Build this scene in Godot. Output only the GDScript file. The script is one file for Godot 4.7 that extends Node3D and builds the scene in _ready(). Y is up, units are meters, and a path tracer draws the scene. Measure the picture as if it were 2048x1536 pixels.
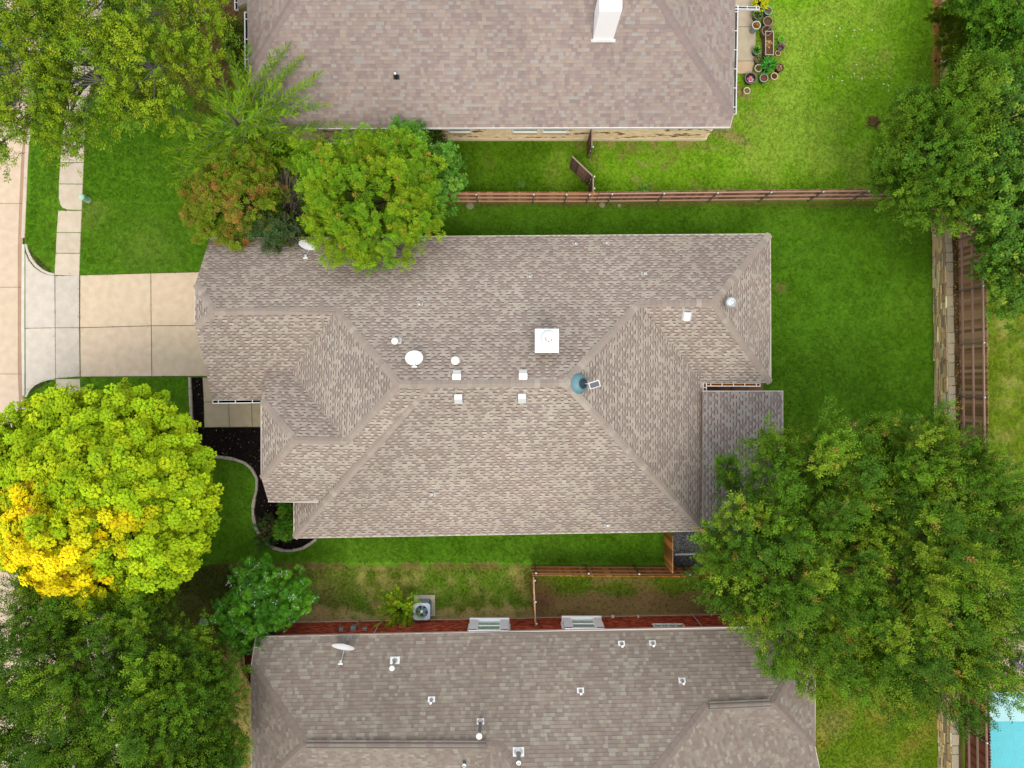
extends Node3D
# A plan survey of three suburban plots. Readings are taken off the photograph (2048 x 1536) and turned into metres
# with the height above ground that each thing really has.
const H := 34.0
const F := 1400.0
const EXPO := 1.72
var used := {}
var M := {}
var blocked: Array[PackedVector2Array] = []
var noise := FastNoiseLite.new()
var noise2 := FastNoiseLite.new()

class MB:
	var v := PackedVector3Array()
	var n := PackedVector3Array()
	var c := PackedColorArray()
	var i := PackedInt32Array()
	var col := Color.WHITE
	func tri(p: Vector3, q: Vector3, r: Vector3) -> void:
		var k := v.size()
		var m := (q - p).cross(r - p).normalized()
		v.append(p); v.append(q); v.append(r)
		n.append(m); n.append(m); n.append(m)
		c.append(col); c.append(col); c.append(col)
		i.append(k); i.append(k + 2); i.append(k + 1)
	func quad(p: Vector3, q: Vector3, r: Vector3, s: Vector3) -> void:
		var k := v.size()
		var m := (r - p).cross(s - q).normalized()
		v.append(p); v.append(q); v.append(r); v.append(s)
		n.append(m); n.append(m); n.append(m); n.append(m)
		c.append(col); c.append(col); c.append(col); c.append(col)
		i.append(k); i.append(k + 2); i.append(k + 1)
		i.append(k); i.append(k + 3); i.append(k + 2)
	func box(t: Transform3D, s: Vector3) -> void:
		var h := s * 0.5
		var p := []
		for a in 8:
			p.append(t * Vector3(h.x if a & 1 else -h.x, h.y if a & 2 else -h.y, h.z if a & 4 else -h.z))
		quad(p[4], p[5], p[7], p[6]); quad(p[1], p[0], p[2], p[3])
		quad(p[5], p[1], p[3], p[7]); quad(p[0], p[4], p[6], p[2])
		quad(p[6], p[7], p[3], p[2]); quad(p[0], p[1], p[5], p[4])
	func bx(at: Vector3, s: Vector3, yaw := 0.0) -> void:
		box(Transform3D(Basis(Vector3.UP, yaw), at), s)
	# box with its upper edges cut off
	func cbox(t: Transform3D, s: Vector3, b: float) -> void:
		var h := s * 0.5
		var lo := []
		var mi := []
		var hi := []
		for e in [[-1, 1], [1, 1], [1, -1], [-1, -1]]:
			lo.append(t * Vector3(h.x * e[0], -h.y, h.z * e[1]))
			mi.append(t * Vector3(h.x * e[0], h.y - b, h.z * e[1]))
			hi.append(t * Vector3((h.x - b) * e[0], h.y, (h.z - b) * e[1]))
		for k in 4:
			var l := (k + 1) % 4
			quad(lo[k], lo[l], mi[l], mi[k])
			quad(mi[k], mi[l], hi[l], hi[k])
		quad(hi[0], hi[1], hi[2], hi[3])
		quad(lo[3], lo[2], lo[1], lo[0])
	func tube(pts: Array, rad: Array, sides := 6) -> void:
		var prev := -1
		for k in pts.size():
			var d: Vector3 = (pts[mini(k + 1, pts.size() - 1)] - pts[maxi(k - 1, 0)]).normalized()
			var s := d.cross(Vector3.UP if absf(d.y) < 0.9 else Vector3.RIGHT).normalized()
			var t := d.cross(s)
			var first := v.size()
			for a in sides:
				var w := TAU * a / sides
				var o := s * cos(w) + t * sin(w)
				v.append(pts[k] + o * rad[k]); n.append(o); c.append(col)
			if prev >= 0:
				for a in sides:
					var b := (a + 1) % sides
					i.append(prev + a); i.append(first + b); i.append(prev + b)
					i.append(prev + a); i.append(first + a); i.append(first + b)
			prev = first
		var e := v.size()
		var dd: Vector3 = (pts[-1] - pts[-2]).normalized()
		for a in sides:
			v.append(v[prev + a]); n.append(dd); c.append(col)
		for a in sides - 2:
			i.append(e); i.append(e + a + 2); i.append(e + a + 1)
	# profile of (radius, height) turned round the y axis of t, smooth where the profile bends little
	func lathe(t: Transform3D, prof: Array, sides := 16, turn := 0.0) -> void:
		for k in prof.size() - 1:
			var a: Vector2 = prof[k]
			var b: Vector2 = prof[k + 1]
			var dir := (b - a).normalized()
			var first := v.size()
			for s in sides + 1:
				var w := TAU * s / sides + turn
				var o := Vector3(cos(w), 0, sin(w))
				var m := (t.basis * (o * dir.y - Vector3(0, dir.x, 0))).normalized()
				v.append(t * (o * a.x + Vector3(0, a.y, 0))); n.append(m); c.append(col)
				v.append(t * (o * b.x + Vector3(0, b.y, 0))); n.append(m); c.append(col)
			for s in sides:
				var q := first + s * 2
				i.append(q); i.append(q + 2); i.append(q + 3)
				i.append(q); i.append(q + 3); i.append(q + 1)
	func prism(poly: PackedVector2Array, y0: float, y1: float, bottom := false) -> void:
		var p := poly
		if Geometry2D.is_polygon_clockwise(p):
			p = p.duplicate()
			p.reverse()
		# with z down the page this order runs clockwise from above
		var idx := Geometry2D.triangulate_polygon(p)
		for k in range(0, idx.size(), 3):
			var a := p[idx[k]]
			var b := p[idx[k + 1]]
			var d := p[idx[k + 2]]
			var A := Vector3(a.x, y1, a.y)
			var B := Vector3(b.x, y1, b.y)
			var D := Vector3(d.x, y1, d.y)
			if (B - A).cross(D - A).y > 0:
				tri(A, B, D)
			else:
				tri(A, D, B)
		for k in p.size():
			var a := p[k]
			var b := p[(k + 1) % p.size()]
			quad(Vector3(b.x, y0, b.y), Vector3(a.x, y0, a.y), Vector3(a.x, y1, a.y), Vector3(b.x, y1, b.y))
	func done() -> ArrayMesh:
		var arr := []
		arr.resize(Mesh.ARRAY_MAX)
		arr[Mesh.ARRAY_VERTEX] = v
		arr[Mesh.ARRAY_NORMAL] = n
		arr[Mesh.ARRAY_COLOR] = c
		arr[Mesh.ARRAY_INDEX] = i
		var m := ArrayMesh.new()
		m.add_surface_from_arrays(Mesh.PRIMITIVE_TRIANGLES, arr)
		return m

# ---------------------------------------------------------------- helpers
func at(px: float, py: float, h := 0.0) -> Vector3:
	return Vector3((px - 1024.0) * (H - h) / F, h, (py - 768.0) * (H - h) / F)

func plan(list: Array, h := 0.0) -> PackedVector2Array:
	var out := PackedVector2Array()
	for k in range(0, list.size(), 2):
		var p := at(list[k], list[k + 1], h)
		out.append(Vector2(p.x, p.z))
	return out

# a colour as it looks in open daylight (0-255) -> linear base colour
func C(r: float, g: float, b: float, k := 1.0) -> Color:
	var l := Color(r / 255.0, g / 255.0, b / 255.0).srgb_to_linear()
	return Color(l.r * k / 1.6, l.g * k / 1.6, l.b * k / 1.6)

func vary(c: Color, rng: RandomNumberGenerator, k := 0.1, hue := 0.03) -> Color:
	var f := 1.0 + rng.randf_range(-k, k)
	return Color(c.r * f * (1.0 + rng.randf_range(-hue, hue)), c.g * f, c.b * f * (1.0 + rng.randf_range(-hue, hue)))

func numbered(parent: Node, nm: String) -> String:
	var key := str(parent.get_instance_id()) + nm
	var k: int = used.get(key, 0)
	used[key] = k + 1
	return nm if k == 0 else "%s_%03d" % [nm, k]

func thing(nm: String, label: String, category: String, pos := Vector3.ZERO, group := "") -> Node3D:
	var o := Node3D.new()
	o.name = numbered(self, nm)
	add_child(o, true)
	o.position = pos
	tag(o, label, category, group)
	return o

func tag(o: Node, label: String, category: String, group := "") -> void:
	o.set_meta("label", label)
	o.set_meta("category", category)
	if group:
		o.set_meta("group", group)

func part(parent: Node, nm: String, mesh: Mesh, mat: Material, pos := Vector3.ZERO) -> MeshInstance3D:
	var o := MeshInstance3D.new()
	o.name = numbered(parent, nm)
	o.mesh = mesh
	o.material_override = mat
	parent.add_child(o, true)
	o.position = pos
	return o

func setting(nm: String, mesh: Mesh, mat: Material, label := "") -> MeshInstance3D:
	var o := part(self, nm, mesh, mat)
	o.set_meta("kind", "structure")
	if label:
		o.set_meta("label", label)
	return o

func rand(s: int) -> RandomNumberGenerator:
	var r := RandomNumberGenerator.new()
	r.seed = s
	return r

func noise_tex(freq: float, lo: float, hi: float, seed_: int, size := 512, octaves := 4, tint := Color(1, 1, 1)) -> NoiseTexture2D:
	var f := FastNoiseLite.new()
	f.seed = seed_
	f.frequency = freq
	f.fractal_octaves = octaves
	f.noise_type = FastNoiseLite.TYPE_SIMPLEX
	var t := NoiseTexture2D.new()
	t.width = size
	t.height = size
	t.seamless = true
	t.noise = f
	var g := Gradient.new()
	g.set_color(0, Color(lo, lo, lo).lerp(Color(lo * tint.r, lo * tint.g, lo * tint.b), 1.0))
	g.set_color(1, Color(hi, hi, hi))
	t.color_ramp = g
	return t

func mat(nm: String, rough: float, tex: Texture2D = null, scale := 1.0, metal := 0.0) -> StandardMaterial3D:
	var m := StandardMaterial3D.new()
	m.resource_name = nm
	m.vertex_color_use_as_albedo = true
	m.roughness = rough
	m.metallic = metal
	if tex:
		m.albedo_texture = tex
		m.uv1_triplanar = true
		m.uv1_world_triplanar = true
		m.uv1_scale = Vector3.ONE * scale
	M[nm] = m
	return m

func make_materials() -> void:
	mat("paint", 0.55)
	mat("metal", 0.35, null, 1.0, 0.6)
	mat("shingle", 0.95, noise_tex(0.09, 0.72, 1.0, 3), 1.6)
	mat("concrete", 0.9, noise_tex(0.012, 0.93, 1.0, 5, 1024, 6, Color(1.0, 0.99, 0.975)), 0.13)
	mat("wood", 0.85, noise_tex(0.05, 0.6, 1.0, 7), 1.3)
	mat("stone", 0.9, noise_tex(0.04, 0.55, 1.0, 9), 1.1)
	mat("brick", 0.9, noise_tex(0.05, 0.75, 1.0, 11), 1.5)
	mat("soil", 0.98, noise_tex(0.05, 0.5, 1.0, 13), 0.7)
	mat("lawn", 0.95, noise_tex(0.035, 0.72, 1.0, 15, 1024, 6), 0.33)
	mat("bark", 0.9, noise_tex(0.05, 0.6, 1.0, 17), 1.7)
	var l := mat("leaf", 0.5)
	l.backlight_enabled = true
	l.backlight = Color(0.28, 0.32, 0.16)
	var gl := mat("glossy_leaf", 0.42)
	gl.backlight_enabled = true
	gl.backlight = Color(0.2, 0.24, 0.1)
	var gr := mat("blade", 0.6)
	gr.backlight_enabled = true
	gr.backlight = Color(0.5, 0.55, 0.3)
	for k in [["leaf", 0.12], ["blade", 0.08], ["lawn", 0.06], ["soil", 0.1], ["glossy_leaf", 0.2], ["wood", 0.2], ["brick", 0.2], ["stone", 0.2], ["shingle", 0.2], ["bark", 0.2]]:
		M[k[0]].metallic_specular = k[1]
	var g := StandardMaterial3D.new()
	g.resource_name = "glass"
	g.transparency = BaseMaterial3D.TRANSPARENCY_ALPHA
	g.albedo_color = Color(0.75, 0.85, 0.82, 0.25)
	g.roughness = 0.05
	M["glass"] = g
	var w := StandardMaterial3D.new()
	w.resource_name = "water"
	w.transparency = BaseMaterial3D.TRANSPARENCY_ALPHA
	w.albedo_color = Color(0.5, 0.9, 0.95, 0.22)
	w.roughness = 0.08
	w.normal_enabled = true
	w.normal_scale = 0.25
	var wt := noise_tex(0.02, 0.0, 1.0, 23)
	wt.color_ramp = null
	wt.as_normal_map = true
	wt.bump_strength = 3.0
	w.normal_texture = wt
	w.uv1_triplanar = true
	w.uv1_world_triplanar = true
	w.uv1_scale = Vector3.ONE * 0.6
	M["water"] = w

# ---------------------------------------------------------------- main
func _ready() -> void:
	var cam := Camera3D.new()
	cam.name = "camera"
	cam.position = Vector3(0, H, 0)
	cam.rotation_degrees = Vector3(-90, 0, 0)
	cam.fov = rad_to_deg(2.0 * atan(768.0 / F))
	cam.near = 0.5
	cam.far = 1200.0
	add_child(cam)
	var env := Environment.new()
	env.background_mode = Environment.BG_SKY
	var sm := ProceduralSkyMaterial.new()
	sm.sky_top_color = Color(0.97, 0.985, 1.0)
	sm.sky_horizon_color = Color(0.74, 0.76, 0.79)
	sm.sky_curve = 0.6
	sm.ground_bottom_color = Color(0.4, 0.42, 0.36)
	sm.ground_horizon_color = Color(0.75, 0.78, 0.78)
	sm.sky_energy_multiplier = 1.0
	var sky := Sky.new()
	sky.sky_material = sm
	env.sky = sky
	env.background_energy_multiplier = 1.25
	env.tonemap_mode = Environment.TONE_MAPPER_LINEAR
	env.tonemap_exposure = EXPO
	env.sdfgi_enabled = true
	env.ssao_enabled = true
	env.ssil_enabled = true
	var we := WorldEnvironment.new()
	we.name = "sky"
	we.environment = env
	add_child(we)
	var sun := DirectionalLight3D.new()
	sun.name = "sun"
	sun.light_color = Color(1.0, 0.97, 0.92)
	sun.light_energy = 0.5
	sun.light_angular_distance = 28.0
	sun.shadow_enabled = true
	sun.rotation_degrees = Vector3(-64, 6, 0)
	add_child(sun)
	noise.seed = 4
	noise.frequency = 0.35
	noise.fractal_octaves = 4
	noise2.seed = 9
	noise2.frequency = 0.9
	noise2.fractal_octaves = 3
	make_materials()
	build_ground()
	build_paving()
	build_beds()
	build_main_house()
	build_south_house()
	build_north_house()
	build_fences()
	build_retaining_wall()
	build_pool()
	build_roof_fittings()
	build_yard_things()
	build_pots()
	build_trees()
	build_grass()

# ---------------------------------------------------------------- ground
func kerb_x(z: float) -> float:   # east edge of the kerb, which bends away north and south
	var pts := [-26.0, -20.9, -18.65, -22.45, -16.2, -22.9, -13.8, -23.2, -11.3, -23.48, -7.0, -23.66, 1.0, -23.66, 2.0, -23.5, 5.6, -23.17, 10.5, -22.56, 15.3, -21.83, 18.65, -21.2, 26.0, -19.4]
	for k in range(0, pts.size() - 2, 2):
		if z <= pts[k + 2]:
			return lerpf(pts[k + 1], pts[k + 3], clampf((z - pts[k]) / (pts[k + 2] - pts[k]), 0.0, 1.0))
	return pts[-1]

func wall_x(z: float) -> float:   # front of the stone retaining wall
	return 20.78 if z < -10.0 else lerpf(20.36, 20.66, clampf((z + 8.0) / 19.0, 0.0, 1.0))

func near(x: float, z: float, px: float, py: float, r: float) -> float:   # 1 in the middle of a patch, 0 beyond it
	var p := at(px, py)
	return clampf(1.0 - Vector2(x - p.x, z - p.z).length() / (r * H / F), 0.0, 1.0)

const TAN := Color(0.19, 0.135, 0.06)
const DIRT := Color(0.10, 0.055, 0.028)

func lawn_colour(x: float, z: float) -> Color:
	var a := noise.get_noise_2d(x, z)
	var b := noise2.get_noise_2d(x + 40.0, z * 1.0)
	var f := noise.get_noise_2d(x * 0.3 + 90.0, z * 0.3)
	var c: Color
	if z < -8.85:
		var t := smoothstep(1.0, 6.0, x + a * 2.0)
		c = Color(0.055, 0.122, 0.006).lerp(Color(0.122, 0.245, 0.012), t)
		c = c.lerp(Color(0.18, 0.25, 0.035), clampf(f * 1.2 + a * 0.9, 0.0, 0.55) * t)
		var edge := smoothstep(-11.0, -11.7, z + a * 0.5) * smoothstep(-10.4, -11.0, z) * smoothstep(10.0, 8.0, absf(x - 1.0) * 0.85)
		c = c.lerp(TAN, clampf(edge * (0.35 + b * 1.4), 0.0, 0.85) * smoothstep(2.0, 5.0, x))
		c = c.lerp(TAN, clampf((b - 0.18) * 1.6, 0.0, 0.45) * smoothstep(2.0, 5.0, x) * smoothstep(10.5, 8.0, x))
		c = c.lerp(DIRT, clampf(near(x, z, 430, 90, 150) * 2.2 + a * 0.5 - 0.1, 0.0, 0.95) * float(x < -11.5))
		c = c.lerp(DIRT, clampf(near(x, z, 360, 220, 90) * 1.6 + a * 0.8 - 0.3, 0.0, 0.6))
		c = c.lerp(DIRT, clampf(near(x, z, 1747, 246, 16) * 2.5, 0.0, 1.0))
		c = c.lerp(Color(0.28, 0.14, 0.05), smoothstep(20.35, 20.6, x + b * 0.25))
		if x < -15.5 and z > -14.0:
			c = Color(0.056, 0.135, 0.008).lerp(c, 0.1)
	elif z < 8.75 + a * 0.12:
		c = Color(0.056, 0.135, 0.008)
		c = c.lerp(Color(0.080, 0.160, 0.013), clampf(f * 0.9 + a * 0.4, 0.0, 0.6))
		c = c.lerp(TAN, near(x, z, 300, 500, 90) * 0.12 + near(x, z, 180, 420, 50) * 0.2)
		c = c.lerp(TAN, clampf(near(x, z, 1562, 575, 14), 0.0, 0.4))
		c = c.lerp(TAN, clampf(near(x, z, 1706, 852, 14) * 2.0, 0.0, 0.8))
		c = c.lerp(DIRT, smoothstep(-8.55, -8.75, z + a * 0.1) * 0.6 * float(x > -4.0))
	else:
		var olive := Color(0.062, 0.085, 0.010)
		c = olive.lerp(Color(0.05, 0.098, 0.007), clampf(0.4 + a * 1.4, 0.0, 1.0))
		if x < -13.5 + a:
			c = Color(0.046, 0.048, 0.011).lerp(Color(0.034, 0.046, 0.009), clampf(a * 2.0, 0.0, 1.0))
		elif x < 1.0:
			c = c.lerp(Color(0.15, 0.135, 0.04), clampf(0.12 + f * 1.2 + b * 1.1, 0.0, 0.75) * smoothstep(-13.5, -9.0, x))
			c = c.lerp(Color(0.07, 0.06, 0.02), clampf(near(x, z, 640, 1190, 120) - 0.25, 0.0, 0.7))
			c = c.lerp(TAN, clampf(smoothstep(10.6, 11.3, z + b * 0.4) * (0.7 + b), 0.0, 0.75))
			c = c.lerp(DIRT, smoothstep(9.1, 8.85, z) * 0.5 + near(x, z, 1050, 1170, 40) * 0.5)
		elif x < 13.0:
			c = Color(0.055, 0.09, 0.007).lerp(Color(0.10, 0.075, 0.025), clampf(0.1 + a * 1.8, 0.0, 0.8))
			c = c.lerp(Color(0.12, 0.08, 0.035), smoothstep(9.95, 10.35, z + b * 0.35) * 0.9)
			c = c.lerp(DIRT, clampf(near(x, z, 1080, 1190, 45) * 1.3, 0.0, 0.7))
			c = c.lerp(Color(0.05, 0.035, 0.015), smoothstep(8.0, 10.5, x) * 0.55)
		else:
			c = Color(0.058, 0.098, 0.006).lerp(Color(0.10, 0.10, 0.014), clampf(a * 1.8 + 0.2, 0.0, 0.8))
			c = c.lerp(TAN, near(x, z, 1665, 1445, 45) * 0.4)
	var k := (1.0 + a * 0.13 + b * 0.12) * (1.6 if z > 8.75 and x > -13.5 else 1.16)
	return Color(c.r * k, c.g * k, c.b * k)

func lawn_sheet(nm: String, label: String, z0: float, z1: float, x1: float) -> void:
	var m := MB.new()
	var nz := int((z1 - z0) / 0.2)
	var nx := 232
	for j in nz + 1:
		var z := lerpf(z0, z1, float(j) / nz)
		var xa := kerb_x(z) - 0.02
		for k in nx + 1:
			var x := lerpf(xa, x1, float(k) / nx)
			m.v.append(Vector3(x, noise2.get_noise_2d(x, z) * 0.012, z))
			m.n.append(Vector3.UP)
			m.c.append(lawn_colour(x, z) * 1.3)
	for j in nz:
		for k in nx:
			var q := j * (nx + 1) + k
			for w in [q, q + 1, q + nx + 2, q, q + nx + 2, q + nx + 1]:
				m.i.append(w)
	setting(nm, m.done(), M.lawn, label)

func build_ground() -> void:
	var g := MB.new()
	g.col = Color(0.06, 0.085, 0.02)
	g.quad(Vector3(-500, -0.3, 500), Vector3(500, -0.3, 500), Vector3(500, -0.3, -500), Vector3(-500, -0.3, -500))
	setting("ground", g.done(), M.soil)
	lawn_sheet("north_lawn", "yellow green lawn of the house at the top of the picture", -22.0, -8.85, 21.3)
	lawn_sheet("garden_lawn", "deep green lawn round the middle house", -8.85, 8.75, 21.0)
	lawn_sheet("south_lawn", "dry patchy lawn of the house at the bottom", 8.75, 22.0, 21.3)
	# the plots to the east lie higher, held by the stone wall
	var t := MB.new()
	var nx := 46
	var nz := 220
	for j in nz + 1:
		var z := lerpf(-22.0, 22.0, float(j) / nz)
		for k in nx + 1:
			var x := lerpf(wall_x(z) + 0.12, 29.8, float(k) / nx)
			var a := noise.get_noise_2d(x, z)
			var b := noise2.get_noise_2d(x, z)
			var c := Color(0.14, 0.235, 0.014).lerp(Color(0.29, 0.28, 0.07), clampf(0.02 + a * 0.8 + b * 1.5, 0.0, 0.75))
			var soil := Color(0.085, 0.055, 0.03).lerp(Color(0.16, 0.11, 0.055), clampf(0.3 + b * 1.3, 0.0, 1.0))
			if z > 1.6:
				soil = soil.lerp(Color(0.06, 0.09, 0.012), clampf(0.4 + a * 1.5, 0.0, 0.8))
			c = c if x > 21.3 + b * 0.1 else soil
			var drop := z > 9.2 and x > 21.55
			t.v.append(Vector3(x, 0.1 if drop else 1.0 + b * 0.025, z)); t.n.append(Vector3.UP); t.c.append(c)
	for j in nz:
		for k in nx:
			var q := j * (nx + 1) + k
			for w in [q, q + 1, q + nx + 2, q, q + nx + 2, q + nx + 1]:
				t.i.append(w)
	setting("terrain", t.done(), M.lawn, "raised ground behind the stone retaining wall")

# ---------------------------------------------------------------- paving
func slab(parent: Node, poly: PackedVector2Array, top: float, col: Color, nm := "slab") -> void:
	blocked.append(poly)
	var m := MB.new()
	m.col = col
	var inner := Geometry2D.offset_polygon(poly, -0.012)
	m.prism(poly, top - 0.12, top - 0.008)
	if inner.size() == 1:
		m.prism(inner[0], top - 0.01, top)
	part(parent, nm, m.done(), M.concrete)

func base_node(nm: String) -> Node3D:
	var o := Node3D.new()
	o.name = numbered(self, nm)
	add_child(o, true)
	o.set_meta("kind", "structure")
	return o

func build_paving() -> void:
	var rng := rand(21)
	var street := base_node("street")
	street.set_meta("label", "pale concrete street of long panels at the left edge")
	var ys := [-22.0, -17.1, -12.95, -8.8, -4.72, -0.49, 3.7, 7.9, 12.1, 16.3, 20.5, 24.0]
	for k in ys.size() - 1:
		var z0: float = ys[k] + 0.008
		var z1: float = ys[k + 1] - 0.008
		var gut := 0.22
		var poly := PackedVector2Array([Vector2(-34, z0), Vector2(kerb_x(z0) - 0.2 - gut, z0), Vector2(kerb_x((z0 + z1) / 2) - 0.2 - gut, (z0 + z1) / 2), Vector2(kerb_x(z1) - 0.2 - gut, z1), Vector2(-34, z1)])
		slab(street, poly, -0.12, vary(C(228, 206, 182), rng, 0.03, 0.01), "panel")
		var zm := (z0 + z1) / 2
		var gp := PackedVector2Array([Vector2(kerb_x(z0) - 0.195 - gut, z0), Vector2(kerb_x(z0) - 0.19, z0), Vector2(kerb_x(zm) - 0.19, zm), Vector2(kerb_x(z1) - 0.19, z1), Vector2(kerb_x(z1) - 0.195 - gut, z1), Vector2(kerb_x(zm) - 0.195 - gut, zm)])
		slab(street, gp, -0.125, vary(C(186, 152, 126), rng, 0.05, 0.02), "gutter_pan")
	var kerb := base_node("kerb")
	var runs := [[-22.0, -7.1], [0.75, 22.0]]
	for r in runs:
		var z: float = r[0]
		while z < r[1] - 0.1:
			var z1 := minf(z + 3.0, r[1])
			var poly := PackedVector2Array()
			for s in 5:
				var zz := lerpf(z + 0.005, z1 - 0.005, s / 4.0)
				poly.append(Vector2(kerb_x(zz), zz))
			for s in 5:
				var zz := lerpf(z1 - 0.005, z + 0.005, s / 4.0)
				poly.append(Vector2(kerb_x(zz) - 0.18, zz))
			slab(kerb, poly, 0.02, vary(C(226, 208, 188), rng, 0.04, 0.02), "kerb_section")
			z = z1
	# driveway: apron, pavement crossing and four big bays
	var d := base_node("driveway")
	d.set_meta("label", "concrete driveway of jointed slabs leading to the garage")
	var pale := C(222, 212, 200)
	var warm := C(226, 205, 178)
	slab(d, plan([42, 488, 50, 488, 50, 655, 50.5, 791, 43, 791, 41, 655]), -0.04, C(230, 222, 214), "apron_lip")
	slab(d, plan([51, 505, 58, 521, 68, 534, 82, 544, 96, 550, 109.5, 552, 110.3, 655.2, 51, 656.2]), 0.015, pale)
	slab(d, plan([51, 657, 110.5, 656, 111, 756.5, 97, 758, 80, 762, 66, 769, 56, 779, 51.5, 790]), 0.015, vary(pale, rng, 0.02))
	slab(d, plan([110.8, 552, 158.8, 550.5, 158.8, 655, 111.2, 655.2]), 0.02, C(214, 205, 194))
	slab(d, plan([111.3, 656, 158.8, 655.8, 160, 753, 111.8, 757]), 0.02, C(214, 203, 190))
	slab(d, plan([160.8, 551, 301.5, 547, 302.2, 651.2, 160.6, 655]), 0.02, warm)
	slab(d, plan([302.5, 547, 490, 542, 490, 650, 303.2, 651]), 0.02, vary(warm, rng, 0.02))
	slab(d, plan([160.6, 656, 302.3, 652.2, 303.6, 752.3, 161.6, 753.2]), 0.02, C(224, 202, 176))
	slab(d, plan([303.4, 652, 490, 651, 490, 752, 304.6, 752.3]), 0.02, C(218, 198, 172))
	# flared kerbs beside the apron
	for arc in [[50, 489, 53, 503, 60, 520, 70, 533, 83, 543, 97, 549.5, 109, 551.5, 109, 546.5, 98, 544.5, 86, 538.5, 74, 528.5, 64.5, 515.5, 57, 500, 54, 488], [49.5, 794, 52, 788, 57, 778.5, 67, 768, 81, 761, 97, 757, 110, 756, 110, 759, 98, 760, 83, 764.5, 70, 771, 61, 780, 54, 794]]:
		var poly := plan(arc)
		slab(kerb, poly, 0.03, C(218, 210, 196), "flared_section")
	for f in [[51, 490, 110, 550, 159, 550, 300, 546, 490, 541, 490, 752.5, 162, 754, 112, 757.5, 50, 792], [405, 754, 545, 754, 545, 854, 409, 855]]:
		var jm := MB.new()
		jm.col = C(92, 82, 62)
		jm.prism(plan(f), -0.1, 0.006)
		part(d, "joint_bed", jm.done(), M.soil)
	var walk := base_node("pavement")
	walk.set_meta("label", "narrow concrete pavement crossing the front lawns")
	var c1 := C(220, 204, 184)
	var north := [[109.5, 159, 551], [112, 160.5, 506.5], [114, 162, 465], [117, 164, 421], [118.3, 166, 368], [121, 168, 325], [124, 169, 282], [130, 171, 240], [137, 178, 195], [145, 186, 150], [153, 195, 100], [160, 203, 50], [168, 211, 0], [180, 223, -60]]
	for k in north.size() - 1:
		var a: Array = north[k]
		var b: Array = north[k + 1]
		var poly := plan([b[0], b[2] + 0.6, b[1], b[2] + 1.0, a[1], a[2] - 0.2, a[0], a[2] - 0.6])
		if k == 3:   # the slab with a worn corner
			poly = plan([b[0], b[2] + 0.6, b[1], b[2] + 1.0, a[1], a[2] - 0.8, 134, a[2] - 1.8, 126, a[2] - 5, 121, a[2] - 12, 118, a[2] - 26])
		slab(walk, poly, 0.025, vary(c1, rng, 0.04, 0.015))
	var south := [[112, 160.5, 757.5], [114.5, 162, 807], [117.5, 165, 857], [123, 170, 910], [129, 176, 960], [136, 183, 1010], [143, 190, 1060], [150, 197, 1110], [156, 203, 1160], [163, 210, 1210], [171, 217, 1260], [179, 225, 1310], [188, 234, 1360], [197, 243, 1410], [206, 252, 1460], [216, 262, 1510], [226, 272, 1560], [238, 284, 1620]]
	for k in south.size() - 1:
		var a: Array = south[k]
		var b: Array = south[k + 1]
		slab(walk, plan([a[0], a[2] + 0.6, a[1], a[2] + 0.4, b[1], b[2] - 0.5, b[0], b[2] - 0.5]), 0.025, vary(c1, rng, 0.05, 0.015))
	var path := base_node("path")
	path.set_meta("label", "tan concrete path slabs from the driveway to the front door")
	var tanc := C(190, 176, 146)
	slab(path, plan([405.5, 755, 500, 755, 500, 803.5, 408, 803.5]), 0.02, C(200, 182, 152))
	slab(path, plan([408.3, 804.2, 457.2, 804.2, 459, 854, 409, 854.5]), 0.02, tanc)
	slab(path, plan([457.9, 804.2, 503, 804.2, 504.5, 853.7, 459.7, 854]), 0.02, vary(tanc, rng, 0.03))
	slab(path, plan([503.7, 804.2, 545, 804.2, 545, 853.5, 505.2, 853.7]), 0.02, vary(tanc, rng, 0.03))
	var patio := base_node("patio")
	patio.set_meta("label", "concrete patio slabs beside the potted plants")
	var pc := C(206, 190, 168)
	slab(patio, plan([1440, -70, 1513, -70, 1511, 53.6, 1440, 53.6]), 0.04, pc)
	slab(patio, plan([1440, 54.6, 1511, 54.6, 1510, 122, 1440, 122]), 0.04, vary(pc, rng, 0.02))
	slab(patio, plan([1440, 123, 1510, 123, 1501, 148, 1440, 147]), 0.04, C(212, 186, 156))
	var terrace := base_node("terrace")
	terrace.set_meta("label", "brown flagstone floor under the patio cover")
	for a in 5:
		for b in 9:
			var x := 8.3 + a * 0.78
			var z := -0.42 + b * 0.76
			slab(terrace, PackedVector2Array([Vector2(x, z), Vector2(x + 0.76, z), Vector2(x + 0.76, z + 0.74), Vector2(x, z + 0.74)]), 0.03, vary(C(150, 112, 78), rng, 0.2, 0.05), "flagstone")

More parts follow.
